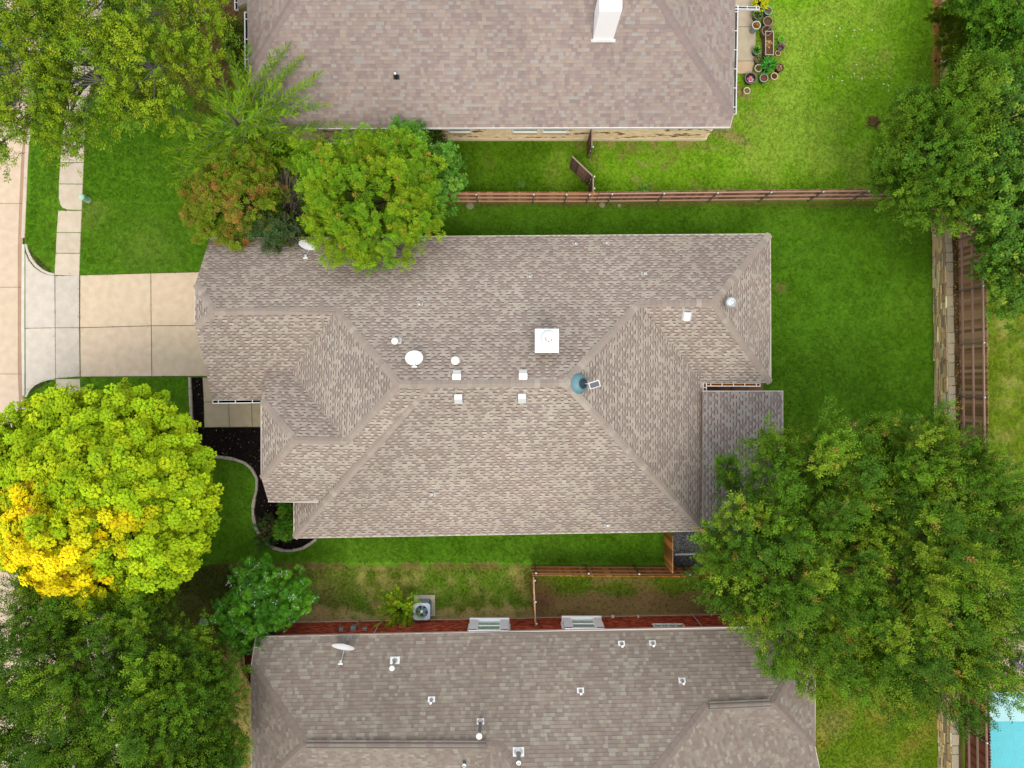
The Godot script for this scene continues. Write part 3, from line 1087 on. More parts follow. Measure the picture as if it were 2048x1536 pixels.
func build_south_house() -> void:
	var h := start_house("brick_house", "red brick house with a mottled brown shingle roof at the bottom edge", 1, 102,
		[C(160, 144, 136), C(166, 151, 141), C(160, 147, 137), C(172, 158, 146), C(174, 164, 150), C(184, 176, 162)])
	var a := V([-11.447, 2.7, 11.333])
	var c := V([-11.405, 3.35, 12.346])
	var r1 := V([-8.572, 5.026, 14.901])
	var r2 := V([-0.506, 5.121, 14.879])
	var NE := V([13.57, 2.705, 10.815])
	var p1 := V([8.27, 4.415, 13.594])
	var p2 := V([11.085, 4.381, 13.482])
	var e2 := V([13.542, 2.668, 16.204])
	var W2 := Vector3(2.40, 7.16, 18.0)
	var O2 := Vector3(3.06, 7.17, 18.0)
	var q2 := Vector3(-3.0, 3.19, 17.93)
	var s2 := Vector3(-11.27, 3.09, 17.96)
	var wb := Vector3(-11.55, 2.95, 17.96)
	var eb := Vector3(13.9, 2.75, 18.0)
	roof_plane(h, "n", [a, c, r1, r2, W2, O2, p1, p2, NE], 0.152)
	roof_plane(h, "s1", [r1, r2, q2, s2], 0.152)
	roof_plane(h, "wc", [r2, W2, q2], 0.152)
	roof_plane(h, "w", [c, r1, s2, wb], 0.152)
	roof_plane(h, "s2", [p1, p2, e2], 0.152)
	roof_plane(h, "e", [p2, NE, e2], 0.152)
	roof_plane(h, "em", [p1, e2, eb, O2], 0.152)
	caps(h, c, r1, "n", "w", 0.19, 0.3); caps(h, s2, r1, "s1", "w", 0.15, 0.3)
	caps(h, r2, W2, "n", "wc", 0.16, 0.3); caps(h, p1, O2, "n", "em", 0.2, 0.3)
	caps(h, NE, p2, "n", "e", 0.17, 0.3); caps(h, e2, p2, "s2", "e", 0.16, 0.3)
	caps(h, r1, r2, "n", "s1", 0.13, 0.3); caps(h, p1, p2, "n", "s2", 0.13, 0.3)
	finish(h)
	# raised ridge vents
	for run in [[r1.lerp(r2, 0.012), r1.lerp(r2, 0.93)], [p1.lerp(p2, 0.02), p1.lerp(p2, 0.93)]]:
		var A: Vector3 = run[0] + Vector3(0, 0.07, 0)
		var B: Vector3 = run[1] + Vector3(0, 0.07, 0)
		var L := (B - A).length()
		var vm := MB.new()
		vm.col = C(60, 58, 58)
		var bas := Basis((B - A).normalized(), Vector3.UP, (B - A).normalized().cross(Vector3.UP)).orthonormalized()
		vm.box(Transform3D(bas, (A + B) / 2 + Vector3(0, -0.02, 0)), Vector3(L, 0.09, 0.22))
		var rv := part(h.roof, "ridge_vent", vm.done(), M.paint)
		var cnt := int(L / 0.3)
		for k in cnt:
			var m := MB.new()
			m.col = vary(h.tones[[0, 1, 3, 4][h.rng.randi() % 4]], h.rng, 0.05, 0.02)
			var o := A.lerp(B, (k + 0.5) / cnt)
			for s in [-1, 1]:
				m.box(Transform3D(bas * Basis(Vector3.RIGHT, s * 0.5), o + bas * Vector3(0, 0.0, s * 0.085)), Vector3(L / cnt + 0.003, 0.016, 0.2))
			part(rv, "vent_cap", m.done(), M.shingle)
	drip(h, a, NE, Vector3(0, 0, -1), C(225, 205, 198)); drip(h, wb, c, Vector3(-1, 0, 0), C(170, 150, 140)); drip(h, a, c, Vector3(-1, 0, 0), C(205, 180, 170))
	drip(h, NE, e2, Vector3(1, 0, 0), C(200, 188, 176)); drip(h, e2, eb, Vector3(1, 0, 0), C(200, 188, 176))
	# walls
	var mortar := C(186, 140, 112, 1.9)
	var zw := 11.56
	wall_block(h, [-10.9, zw + 0.03, 13.1, zw - 0.41, 13.4, 19.0, -11.0, 19.0], -0.1, 2.6, mortar)
	var f := MB.new()
	f.col = C(190, 170, 140)
	f.box(Transform3D(Basis(Vector3.UP, 0.0183), Vector3(1.1, 0.07, zw - 0.21)), Vector3(24.05, 0.18, 0.13))
	part(h.node, "foundation", f.done(), M.concrete)
	var holes := [[8.95, 10.72, 0.95, 2.6], [13.28, 15.05, 0.95, 2.6], [17.45, 18.85, 1.2, 2.6]]
	brickwork(h.node, Vector2(-10.9, zw + 0.015), Vector2(13.1, zw - 0.425), 0.16, 2.55, holes, [C(150, 68, 46, 2.3), C(134, 58, 40, 2.3), C(166, 84, 58, 2.3), C(106, 50, 42, 2.3)], 41)
	# two box windows with broad pale trim
	for w in [[-1.06, 11.12, 0.0], [3.27, 11.03, 0.0]]:
		var x: float = w[0]
		var z: float = w[1]
		var m := MB.new()
		m.col = C(232, 232, 238, 1.35)
		for s in [-1, 1]:
			m.bx(Vector3(x + s * 0.72, 1.78, z + 0.18), Vector3(0.34, 1.5, 0.5))
			m.bx(Vector3(x + s * 0.92, 1.82, z + 0.28), Vector3(0.12, 1.42, 0.3))
		m.bx(Vector3(x, 1.06, z + 0.16), Vector3(1.86, 0.1, 0.56))
		m.bx(Vector3(x, 2.5, z + 0.18), Vector3(1.78, 0.14, 0.5))
		part(h.node, "window_surround", m.done(), M.paint)
		window(h, Vector3(x, 1.78, z), 1.1, 1.34, Vector3(0, 0, -1), 2, 1, C(245, 245, 245, 1.4), C(58, 118, 78, 1.8))
	window(h, Vector3(7.27, 1.9, zw - 0.34), 1.45, 1.3, Vector3(0, 0, -1), 3, 4, C(220, 225, 220, 1.5), C(90, 120, 110, 1.8), 0.05)
	# meter boxes and conduit on the wall
	for b in [[-7.37, 0.24, 0.38], [-7.95, 0.2, 0.22], [-6.85, 0.2, 0.22]]:
		var m := MB.new()
		m.col = C(170, 176, 178)
		m.cbox(Transform3D(Basis(Vector3.RIGHT, -PI / 2), Vector3(b[0], 1.35, zw - 0.1)), Vector3(b[1], b[2], b[2]), 0.02)
		part(h.node, "meter_box", m.done(), M.metal)
	var pm := MB.new()
	pm.col = C(190, 192, 190)
	pm.tube([Vector3(-7.37, 1.2, zw - 0.12), Vector3(-7.37, 0.1, zw - 0.12)], [0.045, 0.045], 8)
	part(h.node, "conduit", pm.done(), M.metal)
	for x in [-6.3, 8.7]:
		var m := MB.new()
		m.col = C(215, 205, 190)
		m.tube([Vector3(x, 0.1, zw - 0.12 - (x + 10) * 0.018), Vector3(x, 2.5, zw - 0.12 - (x + 10) * 0.018)], [0.018, 0.018], 6)
		part(h.node, "cable", m.done(), M.paint)
	for q in [[4.85, 0.16], [6.07, 0.1]]:
		var m := MB.new()
		m.col = C(240, 240, 235)
		m.lathe(Transform3D(Basis(Vector3.RIGHT, -PI / 2), Vector3(q[0], 0.35, 11.22)), [Vector2(q[1] * 0.5, 0.0), Vector2(q[1] * 0.55, 0.1), Vector2(0.0, 0.12)], 10)
		part(h.node, "wall_outlet", m.done(), M.paint)

func build_north_house() -> void:
	var h := start_house("tan_brick_house", "tan brick house with a pinkish shingle roof and white chimney at the top edge", 2, 103,
		[C(176, 158, 154), C(182, 163, 158), C(188, 169, 161), C(193, 174, 164), C(198, 181, 169), C(194, 186, 179)])
	var SE := V([9.685, 2.9, -11.44])
	var SW := V([-11.24, 2.9, -11.374])
	var ce := V([9.725, 3.196, -11.882])
	var cw := V([-11.236, 4.151, -13.24])
	var he := Vector3(3.9, 7.04, -17.6)
	var hw := Vector3(-6.76, 7.06, -17.6)
	var ce3 := Vector3(9.95, 3.0, -21.0)
	var cw3 := Vector3(-11.5, 3.95, -21.0)
	roof_plane(h, "s", [SE, ce, he, hw, cw, SW])
	roof_plane(h, "e", [ce, ce3, Vector3(3.85, 7.04, -21.0), he])
	roof_plane(h, "w", [cw, hw, Vector3(-6.8, 7.06, -21.0), cw3])
	caps(h, ce, he, "s", "e", 0.19, 0.28); caps(h, cw, hw, "s", "w", 0.19, 0.28)
	# a short jut of the west eave
	var j1 := Vector3(-11.9, 3.62, -16.35)
	var j2 := Vector3(-11.95, 3.62, -19.5)
	var j3 := Vector3(-10.9, 4.3, -16.35)
	var j4 := Vector3(-10.95, 4.3, -19.5)
	roof_plane(h, "j", [j1, j3, j4, j2])
	finish(h)
	var white := C(250, 246, 242)
	drip(h, SW, SE, Vector3(0, 0, 1), white, 0.05); drip(h, SE, ce, Vector3(1, 0, 0), C(200, 185, 178))
	gutter(h, ce + Vector3(0.0, 0.02, 0), Vector3(9.86, 3.05, -16.75), Vector3(1, 0, 0), C(120, 115, 112))
	gutter(h, Vector3(9.86, 3.05, -16.72), Vector3(10.95, 3.02, -16.72), Vector3(0, 0, 1), C(70, 66, 66), 0.5)
	gutter(h, cw + Vector3(-0.02, 0.0, -0.3), Vector3(-11.3, 4.08, -15.9), Vector3(-1, 0, 0), C(34, 32, 32))
	gutter(h, j1 + Vector3(0, 0, 0.1), j2, Vector3(-1, 0, 0), C(34, 32, 32))
	var br := C(214, 192, 160, 1.5)
	wall_block(h, [-10.85, -11.86, 9.35, -11.86, 9.45, -20.5, -11.0, -20.5], -0.1, 2.85, br)
	var f := MB.new()
	f.col = C(216, 200, 172, 1.6)
	f.bx(Vector3(-0.75, 0.1, -11.86), Vector3(20.3, 0.32, 0.12))
	part(h.node, "foundation", f.done(), M.concrete)
	var holes := [[7.9, 9.0, 1.05, 2.4], [10.85, 12.1, 1.05, 2.4], [12.25, 13.5, 1.05, 2.4]]
	brickwork_south(h.node, -10.85, 9.35, -11.845, 0.27, 2.8, holes, [C(222, 198, 160, 2.1), C(230, 208, 174, 2.1), C(214, 186, 146, 2.1), C(226, 204, 168, 2.1), C(228, 204, 168, 2.1), C(150, 112, 80, 1.3)], 43)
	for w in [[-2.43, 1.08], [0.62, 1.24], [2.02, 1.24]]:
		window(h, Vector3(w[0], 1.75, -11.83), w[1], 1.28, Vector3(0, 0, 1), 2, 1, C(235, 235, 235, 1.4), C(120, 132, 142, 1.4))
		var m := MB.new()
		m.col = C(232, 196, 156, 1.5)
		for k in int(w[1] / 0.075):
			m.bx(Vector3(w[0] - w[1] / 2 + 0.0375 + k * 0.075, 1.0, -11.83), Vector3(0.062, 0.2, 0.09))
		part(h.node, "window_sill", m.done(), M.brick)
	# chimney: a white boarded shaft with a stepped cap
	var ch := MB.new()
	ch.col = C(252, 250, 250, 1.4)
	ch.bx(Vector3(3.79, 5.85, -14.75), Vector3(0.84, 2.5, 0.86))
	var chim := part(h.roof, "chimney", ch.done(), M.paint)
	var cc := MB.new()
	cc.col = C(250, 250, 252, 1.3)
	cc.bx(Vector3(3.79, 7.14, -14.82), Vector3(0.86, 0.1, 0.9))
	cc.bx(Vector3(3.79, 7.26, -14.98), Vector3(0.72, 0.18, 0.6))
	part(chim, "chimney_cap", cc.done(), M.paint)
	var fl := MB.new()
	fl.col = C(245, 243, 243)
	fl.bx(Vector3(3.79, 4.87, -14.28), Vector3(1.02, 0.05, 0.14))
	part(chim, "flashing", fl.done(), M.metal)

func brickwork_south(parent: Node, x0: float, x1: float, z: float, y0: float, y1: float, holes: Array, tones: Array, seed_: int) -> void:
	var m := MB.new()
	var rng := rand(seed_)
	var y := y0
	var row := 0
	while y < y1:
		var u := 0.0 if row % 2 else 0.107
		while u + 0.2 < x1 - x0:
			var skip := false
			for hole in holes:
				if u + 0.1 > hole[0] and u + 0.1 < hole[1] and y + 0.03 > hole[2] and y + 0.03 < hole[3]:
					skip = true
			if not skip:
				var patch := noise.get_noise_2d(u * 1.2, y * 5.0)
				m.col = vary(tones[rng.randi() % (tones.size() - 1)], rng, 0.1, 0.03)
				if patch > 0.22 and rng.randf() < 0.5:
					m.col = vary(tones[-1], rng, 0.2, 0.05)
				m.bx(Vector3(x0 + u + 0.1, y + 0.034, z + rng.randf() * 0.008), Vector3(0.2, 0.062, 0.04))
			u += 0.215
		y += 0.074
		row += 1
	part(parent, "bricks", m.done(), M.brick).set_meta("kind", "stuff")

# ---------------------------------------------------------------- fences
func picket_meshes(tones: Array, hgt: float, w: float, seed_: int) -> Array:
	var out := []
	var rng := rand(seed_)
	for k in 6:
		var m := MB.new()
		m.col = vary(tones[k % tones.size()], rng, 0.2, 0.05) * 3.0
		m.bx(Vector3(0, hgt / 2 - 0.03, 0), Vector3(w, hgt - 0.06, 0.018))
		m.bx(Vector3(0, hgt - 0.03, 0), Vector3(w - 0.05, 0.06, 0.0185))
		out.append(m.done())
	return out

# a run of pickets from a to b; rails and steel posts on the side of `face`
func fence_run(f: Node3D, a: Vector3, b: Vector3, face: Vector3, hgt: float, posts: Array, tones: Array, rail_col: Color, seed_: int, post_col := Color(0.22, 0.23, 0.24)) -> void:
	var rng := rand(seed_)
	var ms := picket_meshes(tones, hgt, 0.137, seed_)
	var d := b - a
	var L := d.length()
	d /= L
	var yaw := atan2(-d.z, d.x)
	var cnt := int(L / 0.142)
	for k in cnt:
		var p := part(f, "picket", ms[rng.randi() % 6], M.wood, a + d * ((k + 0.5) * L / cnt) + Vector3(0, rng.randf_range(-0.02, 0.015), 0))
		p.rotation = Vector3(0, yaw + rng.randf_range(-0.02, 0.02), 0)
	var prev := 0.0
	var stops: Array = posts.duplicate()
	stops.append(1.0)
	for s in stops:
		for hh in [0.3, hgt * 0.52, hgt - 0.22]:
			var p0: Vector3 = a + d * L * prev
			var p1: Vector3 = a + d * L * s
			if (p1 - p0).length() < 0.1:
				continue
			var m := MB.new()
			m.col = vary(rail_col, rng, 0.08, 0.02) * 1.7
			m.box(Transform3D(Basis(Vector3.UP, yaw), (p0 + p1) / 2 + face * 0.038 + Vector3(0, hh, 0)), Vector3((p1 - p0).length() - 0.01, 0.09, 0.055))
			part(f, "rail", m.done(), M.wood)
		prev = s
	for s in posts:
		var m := MB.new()
		var p: Vector3 = a + d * L * s + face * 0.085
		m.col = post_col
		m.tube([p, p + Vector3(0, hgt - 0.1, 0)], [0.03, 0.03], 8)
		var o := part(f, "post", m.done(), M.metal)
		var c := MB.new()
		c.col = C(225, 225, 220)
		c.lathe(Transform3D(Basis(), p + Vector3(0, hgt - 0.1, 0)), [Vector2(0.045, -0.03), Vector2(0.045, 0.015), Vector2(0.02, 0.045), Vector2(0.0, 0.05)], 8)
		part(o, "post_cap", c.done(), M.paint)

func build_fences() -> void:
	var brown := [C(150, 104, 72), C(134, 88, 60), C(166, 120, 84), C(122, 80, 58)]
	var weathered := [C(122, 92, 80), C(108, 80, 70), C(138, 104, 88), C(96, 70, 62)]
	var tanr := C(196, 160, 136)
	var n := thing("picket_fence", "long brown picket fence with steel posts between the middle and top lawns", "fence")
	fence_run(n, Vector3(-4.2, 0, -8.83), Vector3(4.0, 0, -8.83), Vector3(0, 0, 1), 1.8, [0.02, 0.31, 0.635, 0.82, 0.95], brown, tanr, 51)
	fence_run(n, Vector3(4.02, 0, -8.83), Vector3(19.0, 0, -9.0), Vector3(0, 0, 1), 1.85, [0.04, 0.2, 0.365, 0.53, 0.69, 0.83, 0.97], weathered, tanr, 52)
	var dark := [C(104, 78, 70), C(90, 66, 60), C(120, 90, 76), C(76, 58, 54)]
	var s1 := thing("side_fence", "short stub of dark picket fence beside the open gate", "fence")
	fence_run(s1, Vector3(3.72, 0, -8.9), Vector3(3.72, 0, -9.6), Vector3(1, 0, 0), 1.75, [0.2, 0.98], dark, C(200, 176, 160), 53)
	var g := thing("fence_gate", "dark plank gate standing open on the top lawn", "gate", Vector3(3.70, 0, -9.62))
	var gd := Vector3(2.78, 0, -10.5) - Vector3(3.70, 0, -9.62)
	fence_run(g, Vector3.ZERO, gd, Vector3(0.69, 0, -0.72), 1.7, [], dark, C(200, 176, 160), 54)
	var tr := MB.new()
	tr.col = C(205, 180, 165)
	tr.box(Transform3D(Basis(Vector3.UP, atan2(-gd.z, gd.x)), gd / 2 + Vector3(0, 1.7, 0)), Vector3(gd.length(), 0.03, 0.06))
	part(g, "cap_rail", tr.done(), M.wood)
	var s2 := thing("side_fence", "narrow dark fence panel against the tan brick wall", "fence")
	fence_run(s2, Vector3(3.66, 0, -10.92), Vector3(3.66, 0, -11.8), Vector3(1, 0, 0), 1.75, [0.05], dark, C(200, 176, 160), 55)
	var amber := [C(158, 100, 44), C(140, 84, 36), C(172, 112, 52), C(124, 74, 34)]
	var s := thing("picket_fence", "amber stained fence between the middle house and the red brick house", "fence")
	fence_run(s, Vector3(0.92, 0, 8.83), Vector3(20.4, 0, 8.98), Vector3(0, 0, -1), 1.75, [0.01, 0.135, 0.255, 0.375, 0.495, 0.62, 0.745, 0.87, 0.985], amber, C(168, 128, 92), 56, Color(0.1, 0.11, 0.12))
	var r := thing("side_fence", "low sided amber fence running to the red brick wall", "fence")
	fence_run(r, Vector3(0.96, 0, 8.95), Vector3(1.06, 0, 11.2), Vector3(1, 0, 0), 1.75, [0.06, 0.5, 0.95], amber, C(206, 180, 160), 57)
	var g2 := thing("fence_gate", "closed amber plank gate beside the gravel strip", "gate")
	fence_run(g2, Vector3(7.4, 0, 7.05), Vector3(7.4, 0, 8.75), Vector3(1, 0, 0), 1.75, [], [C(150, 100, 50), C(132, 86, 44), C(164, 112, 60), C(116, 76, 44)], C(190, 160, 140), 58)
	var east := [C(150, 118, 88), C(134, 102, 76), C(164, 132, 102), C(118, 90, 66)]
	var e := thing("picket_fence", "weathered brown fence above the stone wall, seen beyond the back lawn", "fence")
	fence_run(e, Vector3(21.02, 1.0, -8.8), Vector3(21.22, 1.0, 8.6), Vector3(-1, 0, 0), 1.95, [0.015, 0.118, 0.255, 0.4, 0.54, 0.69, 0.83, 0.97], east, C(196, 160, 140), 59)
	var e2 := thing("picket_fence", "dark red brown fence beside the turquoise pool", "fence")
	fence_run(e2, Vector3(21.25, 1.0, 8.7), Vector3(21.45, 1.0, 21.0), Vector3(-1, 0, 0), 1.75, [0.05, 0.22, 0.405, 0.6, 0.8], [C(96, 58, 42), C(80, 46, 34), C(112, 70, 52)], C(180, 150, 132), 60)
	var e3 := thing("picket_fence", "grey brown fence between round junipers in the top right corner", "fence")
	fence_run(e3, Vector3(21.35, 1.0, -20.5), Vector3(21.15, 1.0, -8.95), Vector3(-1, 0, 0), 1.8, [0.05, 0.22, 0.4, 0.5, 0.7, 0.9], [C(128, 110, 102), C(112, 94, 88), C(140, 120, 110)], C(170, 164, 160), 61)
	for k in [[940, 412, 0.35], [1204, 410, 0.28], [1238, 411, 0.2]]:
		var p := at(k[0], k[1])
		var m := MB.new()
		m.col = C(190, 186, 150)
		m.lathe(Transform3D(Basis(Vector3.UP, k[0]), p), [Vector2(k[2] * 0.5, 0), Vector2(k[2] * 0.55, 0.06), Vector2(k[2] * 0.3, 0.1), Vector2(0, 0.11)], 7)
		var o := part(self, "footing_stone", m.done(), M.stone)
		tag(o, {940: "pale stone at the left foot of the long brown fence", 1204: "pale stone under the long fence near the gate", 1238: "smaller pale stone under the long fence right of the gate"}[k[0]], "stone")

# ---------------------------------------------------------------- retaining wall
func build_retaining_wall() -> void:
	var w := thing("retaining_wall", "tan stacked stone retaining wall along the back lawns", "wall")
	var rng := rand(71)
	var core := MB.new()
	core.col = C(120, 105, 84)
	for k in 22:
		var zc := -21.0 + k * 2.0
		core.bx(Vector3(wall_x(zc) + 0.36, 0.42, zc), Vector3(0.22, 0.9, 2.0))
	part(w, "core", core.done(), M.stone)
	var rest := MB.new()
	var tones := [C(206, 178, 130), C(190, 162, 116), C(214, 190, 146), C(172, 146, 110), C(200, 164, 110), C(148, 128, 100)]
	var pieces := 0
	var y := -0.02
	var row := 0
	while y < 0.96:
		var hh := rng.randf_range(0.07, 0.14)
		var z := -21.0 + rng.randf()
		while z < 21.0:
			var L := rng.randf_range(0.22, 0.85)
			var zc := z + L / 2
			var seen := (zc > -18.5 and zc < -14.2) or (zc > -8.0 and zc < 2.9) or (zc > 15.0 and zc < 18.6)
			var dark := noise2.get_noise_2d(zc, y * 2.0)
			var col := vary(tones[rng.randi() % tones.size()], rng, 0.16, 0.04) * 2.9
			if dark > 0.2:
				col = col.lerp(C(130, 122, 110, 1.5), clampf(dark * 1.3, 0.0, 0.6))
			var x := wall_x(zc) + y * 0.04 + rng.randf() * 0.06
			var t := Transform3D(Basis.from_euler(Vector3(rng.randf_range(-0.02, 0.02), rng.randf_range(-0.03, 0.03), rng.randf_range(-0.04, 0.04))), Vector3(x + 0.1, y + hh / 2, zc))
			if seen and pieces < 230 and L > 0.3:
				var m := MB.new()
				m.col = col
				m.cbox(t, Vector3(0.24, hh - 0.012, L - 0.02), 0.018)
				part(w, "stone", m.done(), M.stone)
				pieces += 1
			else:
				rest.col = col
				rest.cbox(t, Vector3(0.24, hh - 0.012, L - 0.02), 0.018)
			z += L
		y += hh
		row += 1
	# flat cap stones
	var z := -21.0
	while z < 21.0:
		var L := rng.randf_range(0.35, 0.8)
		var zc := z + L / 2
		var t := Transform3D(Basis(Vector3.UP, rng.randf_range(-0.05, 0.05)), Vector3(wall_x(zc) + 0.22, 1.0 + rng.randf() * 0.02, zc))
		var m := MB.new()
		m.col = vary(C(214, 200, 172), rng, 0.12, 0.04) * 1.15
		m.cbox(t, Vector3(rng.randf_range(0.26, 0.36), 0.09, L - 0.02), 0.02)
		part(w, "cap_stone", m.done(), M.stone)
		z += L
	part(w, "stones", rest.done(), M.stone).set_meta("kind", "stuff")
	# weed sprigs and litter along the foot
	var lp := plan([1866, 0, 1884, 0, 1878, 165, 1868, 165])
	var l := scatter(self, "leaf_litter", flat_leaf_mesh(), M.leaf, lp, 900, 0.05, 0.05, 0.1, [C(196, 130, 70), C(176, 110, 60), C(210, 160, 100)], 72, 0.5)
	tag(l, "rusty dry leaves along the foot of the stone wall", "leaves")
	var l2 := scatter(self, "leaf_litter", flat_leaf_mesh(), M.leaf, PackedVector2Array([Vector2(20.75, -8), Vector2(21.15, -8), Vector2(21.25, 3.5), Vector2(20.95, 3.5)]), 420, 1.06, 0.05, 0.1, [C(200, 160, 90), C(150, 130, 60), C(186, 120, 60)], 73, 0.5)
	tag(l2, "yellow brown leaves on the soil strip behind the wall", "leaves")

# ---------------------------------------------------------------- pool
func build_pool() -> void:
	var y := 1.0
	var d := base_node("pool_deck")
	d.set_meta("label", "pale peach pool deck behind the dark fence")
	var peach := C(240, 214, 188)
	# deck slabs and coping laid round the basin
	var x0 := 22.05
	var zz := [9.4, 10.9, 12.4, 13.9]
	for k in 3:
		for j in 4:
			var m := MB.new()
			m.col = vary(peach, rand(k * 7 + j), 0.04, 0.02)
			m.bx(Vector3(x0 + 0.95 + j * 1.9, y + 0.03, zz[k] + 0.74), Vector3(1.88, 0.06, 1.48))
			part(d, "slab", m.done(), M.concrete)
	for j in 9:
		var m := MB.new()
		m.col = vary(C(226, 190, 138), rand(80 + j), 0.06, 0.03)
		m.bx(Vector3(x0 + 0.45 + j * 0.86, y + 0.05, 14.28), Vector3(0.85, 0.09, 0.42))
		part(d, "coping_stone", m.done(), M.stone)
	for j in 10:
		var m := MB.new()
		m.col = vary(C(226, 190, 138), rand(90 + j), 0.06, 0.03)
		m.bx(Vector3(21.72, y + 0.05, 14.92 + j * 0.86), Vector3(0.3, 0.09, 0.85))
		part(d, "coping_stone", m.done(), M.stone)
	var p := thing("swimming_pool", "turquoise pool with a pale shallow shelf in the bottom right corner", "pool")
	var sh := MB.new()
	sh.col = C(205, 222, 220)
	sh.bx(Vector3(26.0, y - 0.28, 15.24), Vector3(8.3, 0.2, 1.5))
	part(p, "shallow_shelf", sh.done(), M.concrete)
	var b := MB.new()
	b.col = C(36, 176, 190)
	b.bx(Vector3(26.0, y - 0.6, 19.0), Vector3(8.3, 0.2, 6.0))
	part(p, "basin", b.done(), M.concrete)
	var wl := MB.new()
	wl.col = C(60, 170, 180)
	wl.bx(Vector3(26.0, y - 0.45, 15.99), Vector3(8.3, 0.34, 0.03))
	part(p, "step", wl.done(), M.concrete)
	for x in [23.05, 23.65]:
		var m := MB.new()
		m.col = C(60, 90, 96)
		m.lathe(Transform3D(Basis(), Vector3(x, y - 0.18, 15.78)), [Vector2(0.05, 0), Vector2(0.045, 0.03), Vector2(0, 0.035)], 8)
		part(p, "jet", m.done(), M.paint)
	var wm := MB.new()
	wm.quad(Vector3(21.86, y - 0.06, 22), Vector3(30.1, y - 0.06, 22), Vector3(30.1, y - 0.06, 14.5), Vector3(21.86, y - 0.06, 14.5))
	part(p, "water", wm.done(), M.water)
	# striped towel on a purple lounger
	var lo := thing("sun_lounger", "grey purple lounger beside the pool, largely under the tree", "lounger", Vector3(24.15, y, 13.2))
	var lm := MB.new()
	lm.col = C(120, 100, 118)
	lm.cbox(Transform3D(Basis(Vector3.UP, -0.5), Vector3(0.1, 0.3, 0.1)), Vector3(1.7, 0.12, 0.6), 0.03)
	part(lo, "mattress", lm.done(), M.paint)
	for s in [-0.6, 0.6]:
		for q in [-0.25, 0.25]:
			var m := MB.new()
			m.col = C(70, 62, 60)
			m.box(Transform3D(Basis(Vector3.UP, -0.5), Basis(Vector3.UP, -0.5) * Vector3(s, 0.12, q) + Vector3(0.1, 0, 0.1)), Vector3(0.06, 0.24, 0.06))
			part(lo, "leg", m.done(), M.paint)
	var tw := thing("striped_towel", "black and white striped towel on the lounger by the pool", "towel", Vector3(23.95, y + 0.37, 12.98))
	for k in 12:
		var m := MB.new()
		m.col = C(245, 245, 240) if k % 2 else C(24, 22, 26)
		m.box(Transform3D(Basis(Vector3.UP, -0.5) * Basis(Vector3.UP, 0.2), Basis(Vector3.UP, -0.5) * Vector3(-0.4 + k * 0.075, 0.03 + 0.02 * sin(k), 0.0)), Vector3(0.075, 0.05, 0.34))
		part(tw, "stripe", m.done(), M.paint)
	var ch := thing("patio_umbrella", "teal parasol half hidden by the tree beside the pool", "parasol", Vector3(23.9, y, 11.6))
	var um := MB.new()
	um.col = C(40, 120, 130)
	um.lathe(Transform3D(Basis(), Vector3(0, 2.1, 0)), [Vector2(1.1, 0), Vector2(0.55, 0.25), Vector2(0.0, 0.42)], 8)
	part(ch, "canopy", um.done(), M.paint)
	var up := MB.new()
	up.col = C(90, 80, 70)
	up.tube([Vector3.ZERO, Vector3(0, 2.4, 0)], [0.03, 0.03], 8)
	part(ch, "pole", up.done(), M.metal)
	var pot := thing("round_planter", "dark round planter with spiky leaves beside the pool fence", "planter", Vector3(21.78, y, 14.9))
	var pm := MB.new()
	pm.col = C(50, 38, 36)
	pm.lathe(Transform3D(), [Vector2(0.2, 0), Vector2(0.28, 0.45), Vector2(0.31, 0.5), Vector2(0.26, 0.5), Vector2(0.24, 0.42), Vector2(0, 0.42)], 16)
	part(pot, "pot", pm.done(), M.paint)
	for k in 14:
		var m := MB.new()
		m.col = C(92, 110, 100)
		var a := k * 2.4
		m.tube([Vector3(0, 0.42, 0), Vector3(cos(a) * 0.25, 0.75, sin(a) * 0.25), Vector3(cos(a) * 0.5, 0.7, sin(a) * 0.5)], [0.02, 0.018, 0.003], 4)
		part(pot, "leaf", m.done(), M.leaf)

# ---------------------------------------------------------------- things on the roofs
# reading (px, py) on a roof plane through three points
func on_plane(px: float, py: float, o: Vector3, n: Vector3) -> Vector3:
	var e := Vector3(0, H, 0)
	var d := (at(px, py, 0.0) - e)
	return e + d * ((o - e).dot(n) / d.dot(n))

func roof_basis(n: Vector3) -> Basis:
	var u := Vector3.UP.cross(n).normalized()
	return Basis(u, n, u.cross(n))

func box_vent(p: Vector3, n: Vector3, label: String) -> void:
	var o := thing("box_vent", label, "roof vent", p, "box vents of the middle roof")
	o.basis = roof_basis(n)
	var m := MB.new()
	m.col = C(150, 138, 130)
	m.bx(Vector3(0, 0.018, 0.0), Vector3(0.38, 0.01, 0.42))
	part(o, "flange", m.done(), M.metal)
	var b := MB.new()
	b.col = C(235, 232, 226)
	var w := 0.155
	b.quad(Vector3(-w, 0.02, 0.2), Vector3(w, 0.02, 0.2), Vector3(w, 0.16, 0.17), Vector3(-w, 0.16, 0.17))
	b.quad(Vector3(-w, 0.16, 0.17), Vector3(w, 0.16, 0.17), Vector3(w, 0.18, -0.05), Vector3(-w, 0.18, -0.05))
	b.quad(Vector3(-w, 0.18, -0.05), Vector3(w, 0.18, -0.05), Vector3(w, 0.03, -0.2), Vector3(-w, 0.03, -0.2))
	for s in [-w, w]:
		b.quad(Vector3(s, 0.02, -0.2), Vector3(s, 0.02, 0.2), Vector3(s, 0.16, 0.17), Vector3(s, 0.18, -0.05))
	part(o, "hood", b.done(), M.metal)

